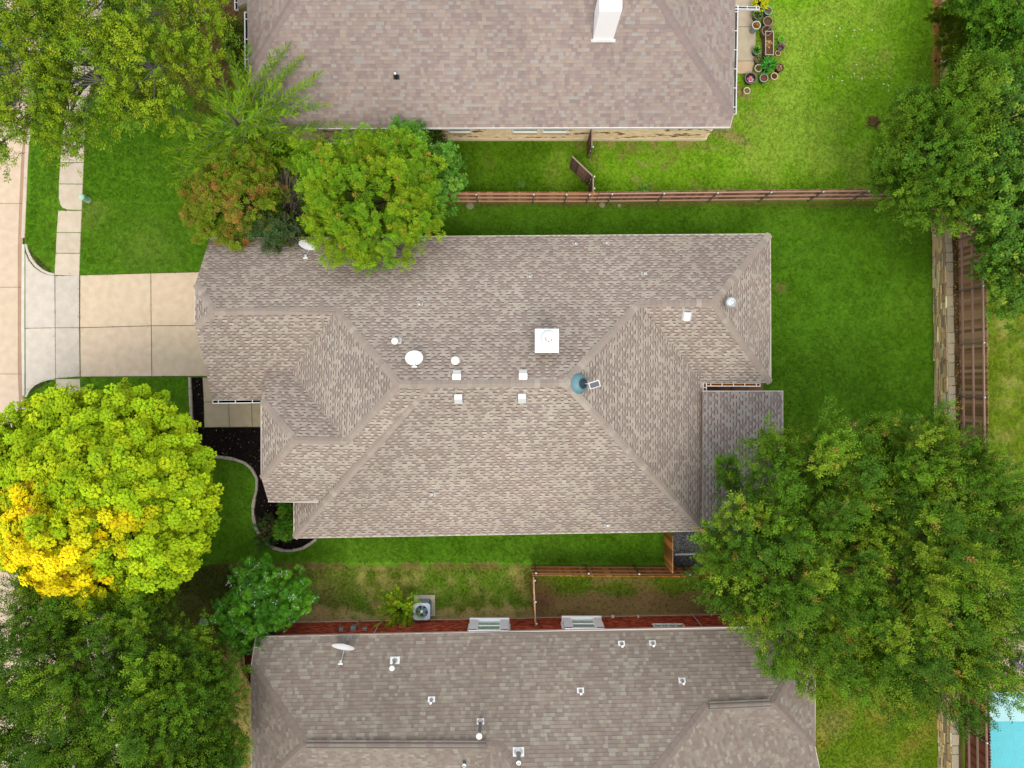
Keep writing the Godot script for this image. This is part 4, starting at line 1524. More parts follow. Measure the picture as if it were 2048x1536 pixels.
func pipe_vent(p: Vector3, n: Vector3, hgt: float, plate: float, label: String, col: Color, group := "", cap := false, r := 0.045) -> void:
	var o := thing("pipe_vent", label, "roof vent", p, group)
	var bas := roof_basis(n)
	var m := MB.new()
	m.col = C(244, 242, 242)
	m.box(Transform3D(bas, n * 0.022 + bas * Vector3(0, 0, 0.02)), Vector3(plate, 0.012, plate * 0.75))
	part(o, "flashing", m.done(), M.metal)
	var c := MB.new()
	c.col = C(238, 238, 240)
	c.lathe(Transform3D(Basis(), n * 0.02), [Vector2(r * 2.2, 0), Vector2(r * 1.3, 0.1), Vector2(r * 1.15, 0.14)], 10)
	part(o, "collar", c.done(), M.metal)
	var t := MB.new()
	t.col = col
	t.lathe(Transform3D(), [Vector2(r, 0.0), Vector2(r, hgt), Vector2(r * 0.75, hgt), Vector2(r * 0.75, hgt - 0.05), Vector2(0, hgt - 0.05)], 10)
	part(o, "pipe", t.done(), M.metal)
	if cap:
		var k := MB.new()
		k.col = C(250, 248, 240)
		k.lathe(Transform3D(Basis(), Vector3(0, hgt, 0)), [Vector2(r, -0.04), Vector2(r * 1.9, -0.02), Vector2(r * 1.9, 0.06), Vector2(r * 1.2, 0.09), Vector2(0, 0.1)], 14)
		part(o, "cap", k.done(), M.paint)

func dish(p: Vector3, face: Vector3, r: float, label: String, mast: float) -> void:
	var o := thing("satellite_dish", label, "satellite dish", p)
	var c := Vector3(0, mast, 0)
	var m := MB.new()
	m.col = C(190, 192, 195)
	m.tube([Vector3(0.05, 0, -0.05), Vector3(0, mast * 0.7, 0), c - face * 0.06], [0.03, 0.03, 0.03], 8)
	m.bx(Vector3(0.05, 0.01, -0.05), Vector3(0.2, 0.03, 0.2))
	part(o, "mast", m.done(), M.metal)
	var y := face
	var x := y.cross(Vector3.UP).normalized()
	var bas := Basis(x, y, x.cross(y))
	var d := MB.new()
	d.col = C(240, 242, 248)
	var t := Transform3D(bas.scaled_local(Vector3(1.12, 1, 0.95)), c)
	d.lathe(t, [Vector2(0, 0.0), Vector2(r * 0.5, r * 0.05), Vector2(r * 0.97, r * 0.2), Vector2(r, r * 0.2), Vector2(r, r * 0.17), Vector2(r * 0.5, r * 0.01), Vector2(0, -0.03)], 24)
	part(o, "reflector", d.done(), M.paint)
	var low := (Vector3.DOWN - y * Vector3.DOWN.dot(y)).normalized() if absf(y.y) < 0.96 else Vector3(0.7, 0, -0.5)
	var tip := c + low * r * 0.75 + y * r * 1.5
	var a := MB.new()
	a.col = C(225, 228, 232)
	a.tube([c + low * r * 0.95, tip], [0.025, 0.02], 6)
	part(o, "arm", a.done(), M.metal)
	var l := MB.new()
	l.col = C(235, 235, 238)
	l.tube([tip - y * 0.02 + low * 0.02, tip - low * 0.1 - y * 0.06], [0.05, 0.06], 10)
	l.bx(tip + y * 0.03, Vector3(0.2, 0.05, 0.06))
	part(o, "receiver", l.done(), M.paint)

func build_roof_fittings() -> void:
	var nn := Vector3(-0.007 * 0.563, 0.8265, -0.563).normalized()
	var ridge := Vector3(0, 7.14, 0.0)
	var ns := Vector3(0.0095, 0.832, 0.554).normalized()
	var ne := Vector3(0.5667, 0.824, 0.0)
	var nw := Vector3(0.579, 0.8153, 0)
	box_vent(on_plane(914, 752, ridge, nn), nn, "grey white box vent on the north slope, left one beside the ridge")
	box_vent(on_plane(1046, 751, ridge, nn), nn, "grey white box vent on the north slope, right one beside the ridge")
	box_vent(on_plane(917, 796, ridge, ns), ns, "cream box vent below the ridge, under the left grey one")
	box_vent(on_plane(1044, 795, ridge, ns), ns, "cream box vent below the ridge, under the right grey one")
	var nws := Vector3(-0.0015, 0.825, 0.565).normalized()
	var v := thing("curved_vent", "white curved hood vent on the east wing below its ridge", "roof vent", on_plane(1374, 630, Vector3(6, 4.9, -3.36), nws))
	v.basis = roof_basis(nws)
	var vm := MB.new()
	vm.col = C(252, 246, 246)
	for k in 6:
		var a0 := PI * k / 6.0
		var a1 := PI * (k + 1) / 6.0
		vm.quad(Vector3(-cos(a0) * 0.17, sin(a0) * 0.13 + 0.02, 0.22), Vector3(-cos(a1) * 0.17, sin(a1) * 0.13 + 0.02, 0.22), Vector3(-cos(a1) * 0.17, sin(a1) * 0.13 + 0.02, -0.2), Vector3(-cos(a0) * 0.17, sin(a0) * 0.13 + 0.02, -0.2))
	part(v, "hood", vm.done(), M.paint)
	var vf := MB.new()
	vf.col = C(225, 222, 220)
	vf.bx(Vector3(0, 0.02, 0), Vector3(0.42, 0.012, 0.5))
	part(v, "flange", vf.done(), M.metal)
	# turbine vent
	var pe := on_plane(1456, 608, Vector3(11.57, 2.65, -3), Vector3(0.579, 0.8153, 0))
	var tb := thing("turbine_vent", "white spinning turbine vent on the east hip", "roof vent", pe)
	var tm := MB.new()
	tm.col = C(232, 236, 236)
	tm.lathe(Transform3D(), [Vector2(0.2, -0.1), Vector2(0.16, 0.1), Vector2(0.16, 0.26), Vector2(0.0, 0.26)], 16)
	part(tb, "base", tm.done(), M.metal)
	var tv := MB.new()
	tv.col = C(236, 240, 242)
	for k in 20:
		var pts := []
		for s in 7:
			var e := -0.9 + s * 0.36
			var a := TAU * k / 20.0 + s * 0.09
			pts.append(Vector3(cos(a) * cos(e) * 0.23, 0.42 + sin(e) * 0.19, sin(a) * cos(e) * 0.23))
		for s in 6:
			var w0: Vector3 = Vector3(-pts[s].z, 0, pts[s].x).normalized() * 0.05 + Vector3(pts[s].x, 0, pts[s].z).normalized() * 0.02
			var w1: Vector3 = Vector3(-pts[s + 1].z, 0, pts[s + 1].x).normalized() * (0.05 if s < 5 else 0.02) + Vector3(pts[s + 1].x, 0, pts[s + 1].z).normalized() * 0.02
			tv.quad(pts[s], pts[s] + w0, pts[s + 1] + w1, pts[s + 1])
	tv.lathe(Transform3D(Basis(), Vector3(0, 0.6, 0)), [Vector2(0.09, -0.015), Vector2(0.06, 0.02), Vector2(0, 0.03)], 14)
	part(tb, "vanes", tv.done(), M.metal)
	# solar attic fan
	var pf := on_plane(1157, 767, Vector3(8.56, 2.65, 0), ne)
	var sf := thing("solar_attic_fan", "teal green round attic fan with a small solar panel", "attic fan", pf)
	sf.basis = roof_basis(ne)
	var fm := MB.new()
	fm.col = C(96, 140, 150)
	fm.lathe(Transform3D(), [Vector2(0.40, 0.02), Vector2(0.40, 0.05), Vector2(0.33, 0.16), Vector2(0.2, 0.26), Vector2(0.19, 0.24), Vector2(0.0, 0.24)], 28)
	part(sf, "housing", fm.done(), M.paint)
	var fh := MB.new()
	fh.col = C(34, 52, 62)
	fh.lathe(Transform3D(), [Vector2(0.21, 0.27), Vector2(0.12, 0.29), Vector2(0.1, 0.36), Vector2(0.0, 0.37)], 18)
	part(sf, "motor", fh.done(), M.paint)
	var inv := sf.basis.inverse()
	var pb := inv * Basis.from_euler(Vector3(0.45, 0.35, 0.12))
	var sp := MB.new()
	sp.col = C(240, 240, 240)
	var pc := Vector3(0.0, 0.42, 0.0) + inv * Vector3(0.33, 0.12, 0.04)
	sp.box(Transform3D(pb, pc), Vector3(0.42, 0.025, 0.28))
	part(sf, "panel_frame", sp.done(), M.paint)
	var sc := MB.new()
	sc.col = C(92, 92, 104)
	sc.box(Transform3D(pb, pc + pb * Vector3(0, 0.014, 0)), Vector3(0.36, 0.006, 0.22))
	part(sf, "solar_panel", sc.done(), M.paint)
	var br := MB.new()
	br.col = C(200, 200, 200)
	br.tube([Vector3(0, 0.3, 0), pc - pb * Vector3(0, 0.02, 0)], [0.02, 0.02], 6)
	part(sf, "bracket", br.done(), M.metal)
	# chimney of the middle house
	var cb := on_plane(1092, 690, ridge, nn)
	var ck := thing("metal_chimney", "square white metal chimney with a rust marked round cap", "chimney", Vector3(1.34, cb.y - 0.55, -1.66))
	var cm := MB.new()
	cm.col = C(244, 250, 250)
	cm.bx(Vector3(0, 0.75, 0), Vector3(0.84, 1.5, 0.84))
	part(ck, "shaft", cm.done(), M.metal)
	var ct := MB.new()
	ct.col = C(232, 242, 244)
	ct.bx(Vector3(0, 1.53, 0), Vector3(0.92, 0.06, 0.92))
	part(ck, "cap_plate", ct.done(), M.metal)
	var cs := MB.new()
	cs.col = C(250, 250, 250)
	for s in [-1, 1]:
		cs.bx(Vector3(s * 0.445, 1.575, 0), Vector3(0.03, 0.03, 0.92))
		cs.bx(Vector3(0, 1.575, s * 0.445), Vector3(0.86, 0.03, 0.03))
	part(ck, "rim", cs.done(), M.metal)
	var cc := MB.new()
	cc.col = C(246, 248, 250)
	cc.lathe(Transform3D(Basis(), Vector3(0.06, 1.56, -0.08)), [Vector2(0.15, 0), Vector2(0.15, 0.2), Vector2(0.27, 0.2), Vector2(0.27, 0.24), Vector2(0.18, 0.27), Vector2(0.0, 0.29)], 24)
	part(ck, "flue_cap", cc.done(), M.metal)
	var cr := MB.new()
	cr.col = C(196, 136, 104)
	for k in 9:
		var a0 := 0.2 + k * 0.36
		var a1 := a0 + 0.37
		var r0 := 0.15
		var r1 := 0.105 - 0.02 * sin(k * 2.1)
		var o := Vector3(0.06, 1.842, -0.08)
		cr.quad(o + Vector3(cos(a1) * r1, 0.01, sin(a1) * r1), o + Vector3(cos(a0) * r1, 0.01, sin(a0) * r1), o + Vector3(cos(a0) * r0, 0.0, sin(a0) * r0), o + Vector3(cos(a1) * r0, 0.0, sin(a1) * r0))
	part(ck, "rust_stain", cr.done(), M.paint)
	# dishes
	dish(on_plane(832, 716, ridge, nn), Vector3(0.05, 0.95, 0.3).normalized(), 0.31, "white satellite dish seen nearly face on, beside the west hip", 0.5)
	dish(on_plane(622, 492, ridge, nn), Vector3(-0.15, 0.45, 0.88).normalized(), 0.36, "pale dish half under the big round bush on the roof edge", 0.45)
	var nb := Vector3(-0.0113, 0.842, -0.5395).normalized()
	var rb := Vector3(-11.4, 2.7, 11.33)
	dish(on_plane(693, 1281, rb, nb), Vector3(-0.1, 0.6, 0.79).normalized(), 0.45, "tilted white dish at the eave of the red brick house", 0.55)
	# vent pipes of the middle house
	pipe_vent(on_plane(794, 684, ridge, nn), nn, 0.5, 0.36, "stout pipe vent with a big white cap beside the west hip", C(225, 235, 230), "", true, 0.07)
	pipe_vent(on_plane(912, 722, ridge, nn), nn, 0.35, 0.34, "cream capped pipe vent above the left grey box vent", C(220, 214, 200), "", true, 0.085)
	var small := [[1151, 489, "small white flashing near the north eave, left one of a close pair"], [1212, 488, "small white flashing near the north eave, right one of a close pair"], [1059, 555, "small white pipe flashing halfway up the north slope above the chimney"], [840, 610, "small white pipe flashing on the north slope above the dish"], [1288, 549, "small white pipe flashing on the north slope above the east wing ridge"]]
	for s in small:
		pipe_vent(on_plane(s[0], s[1], ridge, nn), nn, 0.2, 0.24, s[2], C(235, 232, 225), "small flashings of the middle roof")
	pipe_vent(on_plane(865, 988, ridge, ns), ns, 0.2, 0.24, "small white pipe flashing low on the south slope, left one", C(200, 210, 205), "small flashings of the middle roof")
	pipe_vent(on_plane(1214, 1050, ridge, ns), ns, 0.2, 0.26, "small white flashing at the south eave, right one", C(235, 232, 225), "small flashings of the middle roof")
	# vent pipes of the bottom house
	var list := [[1243, 1288, 0.3, 0.3, "white pipe flashing near the bottom eave, left of a pair"], [1305, 1287, 0.3, 0.3, "white pipe flashing near the bottom eave, right of a pair"], [1161, 1382, 0.3, 0.3, "white pipe flashing in the middle of the bottom roof"], [1364, 1362, 0.3, 0.3, "white pipe flashing left of the bottom right tree"], [863, 1400, 0.32, 0.3, "white pipe flashing left of the tall pipe on the bottom roof"]]
	for s in list:
		pipe_vent(on_plane(s[0], s[1], rb, nb), nb, s[2], s[3], s[4], C(240, 236, 236), "white flashings of the bottom roof")
	pipe_vent(on_plane(790, 1322, rb, nb), nb, 0.75, 0.42, "pipe vent on a wide white plate near the tilted dish", C(215, 220, 222), "", true, 0.06)
	pipe_vent(on_plane(961, 1444, rb, nb), nb, 1.15, 0.3, "tall grey pipe with a white cap above the bottom ridge", C(150, 165, 175), "", true, 0.065)
	pipe_vent(on_plane(1037, 1505, rb, nb), nb, 0.8, 0.46, "thick dark topped pipe at the bottom edge of the picture", C(190, 192, 196), "", false, 0.09)
	pipe_vent(Vector3(-2.0, 4.3, 15.95), Vector3(-0.01, 0.848, 0.53).normalized(), 0.45, 0.3, "short grey pipe on the pale slope at the bottom edge", C(170, 175, 180), "", false, 0.08)
	# black vent of the top house
	var nt := Vector3(0.0017, 0.8308, 0.5566).normalized()
	var pt := on_plane(793, 154, Vector3(9.685, 2.9, -11.44), nt)
	var bv := thing("pipe_vent", "black flashing and pipe vent on the top roof", "roof vent", pt)
	var bb := roof_basis(nt)
	var bm := MB.new()
	bm.col = C(30, 32, 40)
	bm.box(Transform3D(bb, nt * 0.025), Vector3(0.26, 0.015, 0.2))
	bm.lathe(Transform3D(Basis(), nt * 0.02), [Vector2(0.11, 0), Vector2(0.07, 0.12), Vector2(0.06, 0.16)], 10)
	part(bv, "flashing", bm.done(), M.paint)
	var bp := MB.new()
	bp.col = C(36, 38, 44)
	bp.lathe(Transform3D(), [Vector2(0.05, 0), Vector2(0.05, 0.34), Vector2(0.0, 0.34)], 10)
	part(bv, "pipe", bp.done(), M.paint)
	var bc := MB.new()
	bc.col = C(230, 230, 230)
	bc.lathe(Transform3D(Basis(), Vector3(0, 0.34, 0)), [Vector2(0.055, 0), Vector2(0.05, 0.03), Vector2(0, 0.035)], 10)
	part(bv, "cap", bc.done(), M.paint)
	var cl := MB.new()
	cl.col = C(70, 70, 72)
	cl.bx(Vector3.ZERO, Vector3(0.16, 0.03, 0.1), 0.6)
	cl.bx(Vector3(0.02, 0.02, 0.04), Vector3(0.08, 0.04, 0.05), 0.2)
	tag(part(self, "roof_clip", cl.done(), M.metal, on_plane(1525, 747, Vector3(8.39, 4.9, -3.36), Vector3(0.4, 0.82, 0.4).normalized()) + Vector3(0, 0.05, 0)), "small dark bracket near the southeast corner of the east wing roof", "bracket")

# ---------------------------------------------------------------- yard
func build_yard_things() -> void:
	var fl := scatter(self, "white_flowers", flat_leaf_mesh(), M.leaf, plan([1640, 50, 1800, 60, 1790, 200, 1640, 180]), 34, 0.07, 0.05, 0.1, [C(250, 248, 240)], 90, 0.4)
	tag(fl, "tiny white flowers scattered over the top right lawn", "flowers")
	# air conditioner
	var ac := thing("air_conditioner", "grey outdoor air conditioner with its fan, beside the wispy shrub", "air conditioner", Vector3(-4.28, 0, 10.78))
	var m := MB.new()
	m.col = C(215, 204, 180)
	m.cbox(Transform3D(Basis(), Vector3(0.04, 0.05, -0.04)), Vector3(1.02, 0.12, 1.02), 0.015)
	part(ac, "pad", m.done(), M.concrete)
	var b := MB.new()
	b.col = C(112, 126, 138)
	var s := 0.39
	var ring := []
	for k in 20:
		var a := TAU * (k + 0.5) / 20.0
		var q := Vector2(signf(cos(a)) * pow(absf(cos(a)), 0.32), signf(sin(a)) * pow(absf(sin(a)), 0.32)) * s
		ring.append(q)
	for k in 20:
		var q: Vector2 = ring[k]
		var w: Vector2 = ring[(k + 1) % 20]
		b.quad(Vector3(q.x, 0.8, q.y), Vector3(w.x, 0.8, w.y), Vector3(w.x, 0.11, w.y), Vector3(q.x, 0.11, q.y))
	part(ac, "casing", b.done(), M.paint)
	for k in 11:
		var l := MB.new()
		l.col = C(150, 162, 172)
		l.bx(Vector3(0, 0.16 + k * 0.058, -0.392), Vector3(0.6, 0.02, 0.01))
		l.bx(Vector3(0.392, 0.16 + k * 0.058, 0), Vector3(0.01, 0.02, 0.6))
		part(ac, "louvre", l.done(), M.paint)
	var t := MB.new()
	t.col = C(206, 214, 228)
	for k in 40:
		var a0 := TAU * k / 40.0
		var a1 := TAU * (k + 1) / 40.0
		var f := func(a: float) -> Vector2: return Vector2(signf(cos(a)) * pow(absf(cos(a)), 0.36), signf(sin(a)) * pow(absf(sin(a)), 0.36)) * 0.405
		var o0: Vector2 = f.call(a0)
		var o1: Vector2 = f.call(a1)
		t.quad(Vector3(o1.x, 0.85, o1.y), Vector3(o0.x, 0.85, o0.y), Vector3(cos(a0) * 0.3, 0.87, sin(a0) * 0.3), Vector3(cos(a1) * 0.3, 0.87, sin(a1) * 0.3))
		t.quad(Vector3(o0.x, 0.85, o0.y), Vector3(o1.x, 0.85, o1.y), Vector3(o1.x, 0.79, o1.y), Vector3(o0.x, 0.79, o0.y))
		t.quad(Vector3(cos(a1) * 0.3, 0.87, sin(a1) * 0.3), Vector3(cos(a0) * 0.3, 0.87, sin(a0) * 0.3), Vector3(cos(a0) * 0.29, 0.7, sin(a0) * 0.29), Vector3(cos(a1) * 0.29, 0.7, sin(a1) * 0.29))
	part(ac, "top_cover", t.done(), M.paint)
	var w := MB.new()
	w.col = C(40, 52, 70)
	w.lathe(Transform3D(Basis(), Vector3(0, 0.55, 0)), [Vector2(0.29, 0), Vector2(0, 0)], 20)
	part(ac, "fan_well", w.done(), M.paint)
	for k in 5:
		var f := MB.new()
		f.col = C(120, 150, 164)
		var bas := Basis(Vector3.UP, TAU * k / 5.0 + 0.3)
		var lo := bas * Vector3(0.06, 0.68, -0.05)
		f.quad(bas * Vector3(0.05, 0.7, 0.05), bas * Vector3(0.27, 0.7, 0.1), bas * Vector3(0.28, 0.64, -0.09), lo)
		part(ac, "fan_blade", f.done(), M.paint)
	var hb := MB.new()
	hb.col = C(250, 250, 250)
	hb.lathe(Transform3D(Basis(), Vector3(0, 0.8, 0)), [Vector2(0.075, -0.04), Vector2(0.07, 0.07), Vector2(0, 0.09)], 16)
	part(ac, "hub", hb.done(), M.paint)
	var gr := MB.new()
	gr.col = C(170, 182, 194)
	for k in 9:
		var a := TAU * k / 9.0
		gr.tube([Vector3(cos(a) * 0.05, 0.88, sin(a) * 0.05), Vector3(cos(a) * 0.3, 0.872, sin(a) * 0.3)], [0.006, 0.006], 4)
	part(ac, "fan_guard", gr.done(), M.metal)
	# green utility pedestal
	var up := thing("utility_pedestal", "pale green utility pedestal standing beside the pavement", "utility pedestal", Vector3(-20.56, 0, -8.93))
	var um := MB.new()
	um.col = C(164, 206, 176)
	um.lathe(Transform3D(), [Vector2(0.15, 0), Vector2(0.15, 0.1), Vector2(0.135, 0.12), Vector2(0.135, 0.55)], 18)
	part(up, "body", um.done(), M.paint)
	var ul := MB.new()
	ul.col = C(182, 222, 194)
	ul.lathe(Transform3D(Basis(), Vector3(0, 0.52, 0)), [Vector2(0.15, 0), Vector2(0.15, 0.07), Vector2(0.1, 0.12), Vector2(0, 0.13)], 18)
	part(up, "lid", ul.done(), M.paint)
	# pipes lying about
	var pv := MB.new()
	pv.col = C(240, 240, 236)
	pv.tube([at(1350, 1109, 0.06), at(1389, 1108, 0.06)], [0.055, 0.055], 10)
	tag(part(self, "drain_pipe", pv.done(), M.paint), "white pipe lying on the grey gravel by the gate", "pipe")
	var pd := thing("drain_pipe", "white downspout pipe lying at the foot of the tan brick wall", "pipe")
	var dm := MB.new()
	dm.col = C(236, 240, 240)
	dm.tube([at(650, 285, 0.1), at(700, 286, 0.1), at(742, 287, 0.1)], [0.07, 0.07, 0.07], 10)
	part(pd, "pipe", dm.done(), M.paint)
	var de := MB.new()
	de.col = C(230, 234, 234)
	de.tube([at(740, 287, 0.1), at(746, 284, 0.12)], [0.085, 0.08], 10)
	part(pd, "elbow", de.done(), M.paint)
	var wv := MB.new()
	wv.col = C(96, 112, 130)
	wv.lathe(Transform3D(Basis(), at(408, 1244)), [Vector2(0.22, 0.0), Vector2(0.22, 0.03), Vector2(0.0, 0.05)], 14)
	tag(part(self, "water_meter_cover", wv.done(), M.paint), "bluish round cover set in the dark grass", "cover")
	var fp := MB.new()
	fp.col = C(186, 176, 130)
	fp.bx(at(1922, 783, 1.06), Vector3(0.14, 0.1, 0.34))
	tag(part(self, "timber_block", fp.done(), M.wood), "pale timber block at the foot of the back fence", "block")
	# stump in the top lawn
	var st := thing("tree_stump", "small cut stump with bare soil in the top right lawn", "stump", at(1747, 244))
	var sm := MB.new()
	sm.col = C(130, 96, 70)
	sm.lathe(Transform3D(), [Vector2(0.24, 0), Vector2(0.17, 0.1), Vector2(0.15, 0.14), Vector2(0.0, 0.15)], 9)
	part(st, "stump", sm.done(), M.bark)
	for k in 5:
		var r := MB.new()
		r.col = C(140, 104, 76)
		var a := k * 1.3
		r.tube([Vector3(cos(a) * 0.14, 0.08, sin(a) * 0.14), Vector3(cos(a) * 0.42, 0.01, sin(a) * 0.42)], [0.05, 0.015], 5)
		part(st, "root", r.done(), M.bark)
	# parked car glimpsed through the big tree
	var car := thing("parked_car", "bluish car on the street, glimpsed through the top left tree", "car", Vector3(-25.0, -0.12, -15.6))
	var cb := MB.new()
	cb.col = C(96, 130, 160)
	var prof := [[0.3, 2.25, 0.86], [0.78, 2.28, 0.9], [0.95, 1.3, 0.86], [0.98, -1.9, 0.86], [0.8, -2.3, 0.86], [0.3, -2.28, 0.84]]
	for k in prof.size() - 1:
		var p: Array = prof[k]
		var q: Array = prof[k + 1]
		cb.quad(Vector3(p[2], p[0], p[1]), Vector3(q[2], q[0], q[1]), Vector3(-q[2], q[0], q[1]), Vector3(-p[2], p[0], p[1]))
	for sx in [-1.0, 1.0]:
		for k in range(1, 4):
			var p: Array = prof[k]
			var q: Array = prof[k + 1]
			cb.quad(Vector3(sx * p[2], 0.3, p[1]), Vector3(sx * q[2], 0.3, q[1]), Vector3(sx * q[2], q[0], q[1]), Vector3(sx * p[2], p[0], p[1]))
	part(car, "body", cb.done(), M.metal)
	var cr := MB.new()
	cr.col = C(110, 146, 176)
	cr.cbox(Transform3D(Basis(), Vector3(0, 1.2, -0.35)), Vector3(1.44, 0.5, 2.5), 0.22)
	part(car, "roof", cr.done(), M.metal)
	for g in [[0.98, -0.75, 0.75], [-1.72, -0.5, 0.7]]:
		var gm := MB.new()
		gm.col = C(40, 50, 60)
		gm.box(Transform3D(Basis(Vector3.RIGHT, g[1]), Vector3(0, 1.2, g[0])), Vector3(1.36, 0.02, g[2] * 0.6))
		part(car, "windscreen", gm.done(), M.metal)
	for sx in [-0.8, 0.8]:
		for z in [-1.4, 1.4]:
			var wm := MB.new()
			wm.col = C(40, 40, 42)
			wm.lathe(Transform3D(Basis(Vector3.FORWARD, PI / 2), Vector3(sx, 0.33, z)), [Vector2(0, -0.1), Vector2(0.32, -0.1), Vector2(0.32, 0.1), Vector2(0, 0.1)], 16)
			part(car, "wheel", wm.done(), M.paint)

# ---------------------------------------------------------------- pots
func pot(px: float, py: float, r: float, hgt: float, body: Color, rim: Color, soil: Color, label: String, nm := "flower_pot") -> Node3D:
	var top := at(px, py, hgt)
	var o := thing(nm, label, "planter" if nm != "flower_pot" else "pot", Vector3(top.x, 0.0, top.z), "pots beside the top patio")
	var m := MB.new()
	m.col = body
	m.lathe(Transform3D(), [Vector2(r * 0.72, 0), Vector2(r * 0.94, hgt - 0.04)], 18)
	m.lathe(Transform3D(), [Vector2(r * 0.86, hgt - 0.02), Vector2(r * 0.82, hgt - 0.1), Vector2(0, hgt - 0.1)], 18)
	part(o, "body", m.done(), M.paint)
	var q := MB.new()
	q.col = rim
	q.lathe(Transform3D(), [Vector2(r * 0.94, hgt - 0.05), Vector2(r * 1.02, hgt - 0.04), Vector2(r * 1.02, hgt), Vector2(r * 0.86, hgt), Vector2(r * 0.86, hgt - 0.04)], 20)
	part(o, "rim", q.done(), M.paint)
	var s := MB.new()
	s.col = soil
	s.lathe(Transform3D(Basis(), Vector3(0, hgt - 0.075, 0)), [Vector2(r * 0.85, 0), Vector2(r * 0.4, 0.02), Vector2(0, 0.025)], 14)
	part(o, "soil", s.done(), M.soil)
	return o

func tuft(parent: Node3D, nm: String, y: float, count: int, len_: float, wid: float, spread: float, cols: Array, seed_: int, up := 0.6, m: Material = null) -> void:
	var rng := rand(seed_)
	var b := MB.new()
	for k in count:
		b.col = vary(cols[rng.randi() % cols.size()], rng, 0.2, 0.08)
		var a := rng.randf() * TAU
		var o := Vector3(cos(a), 0, sin(a)) * spread * sqrt(rng.randf()) + Vector3(0, y + rng.randf() * len_ * 0.4, 0)
		var d := (Vector3(cos(a), 0, sin(a)) * rng.randf_range(0.5, 1.0) + Vector3(0, rng.randf() * up * 1.6, 0)).normalized()
		var l := len_ * rng.randf_range(0.6, 1.1)
		var s := d.cross(Vector3.UP).normalized() * wid * 0.5
		b.quad(o, o + d * l * 0.55 - s, o + d * l - Vector3(0, l * 0.2, 0), o + d * l * 0.55 + s)
	part(parent, nm, b.done(), m if m else M.leaf).set_meta("kind", "stuff")

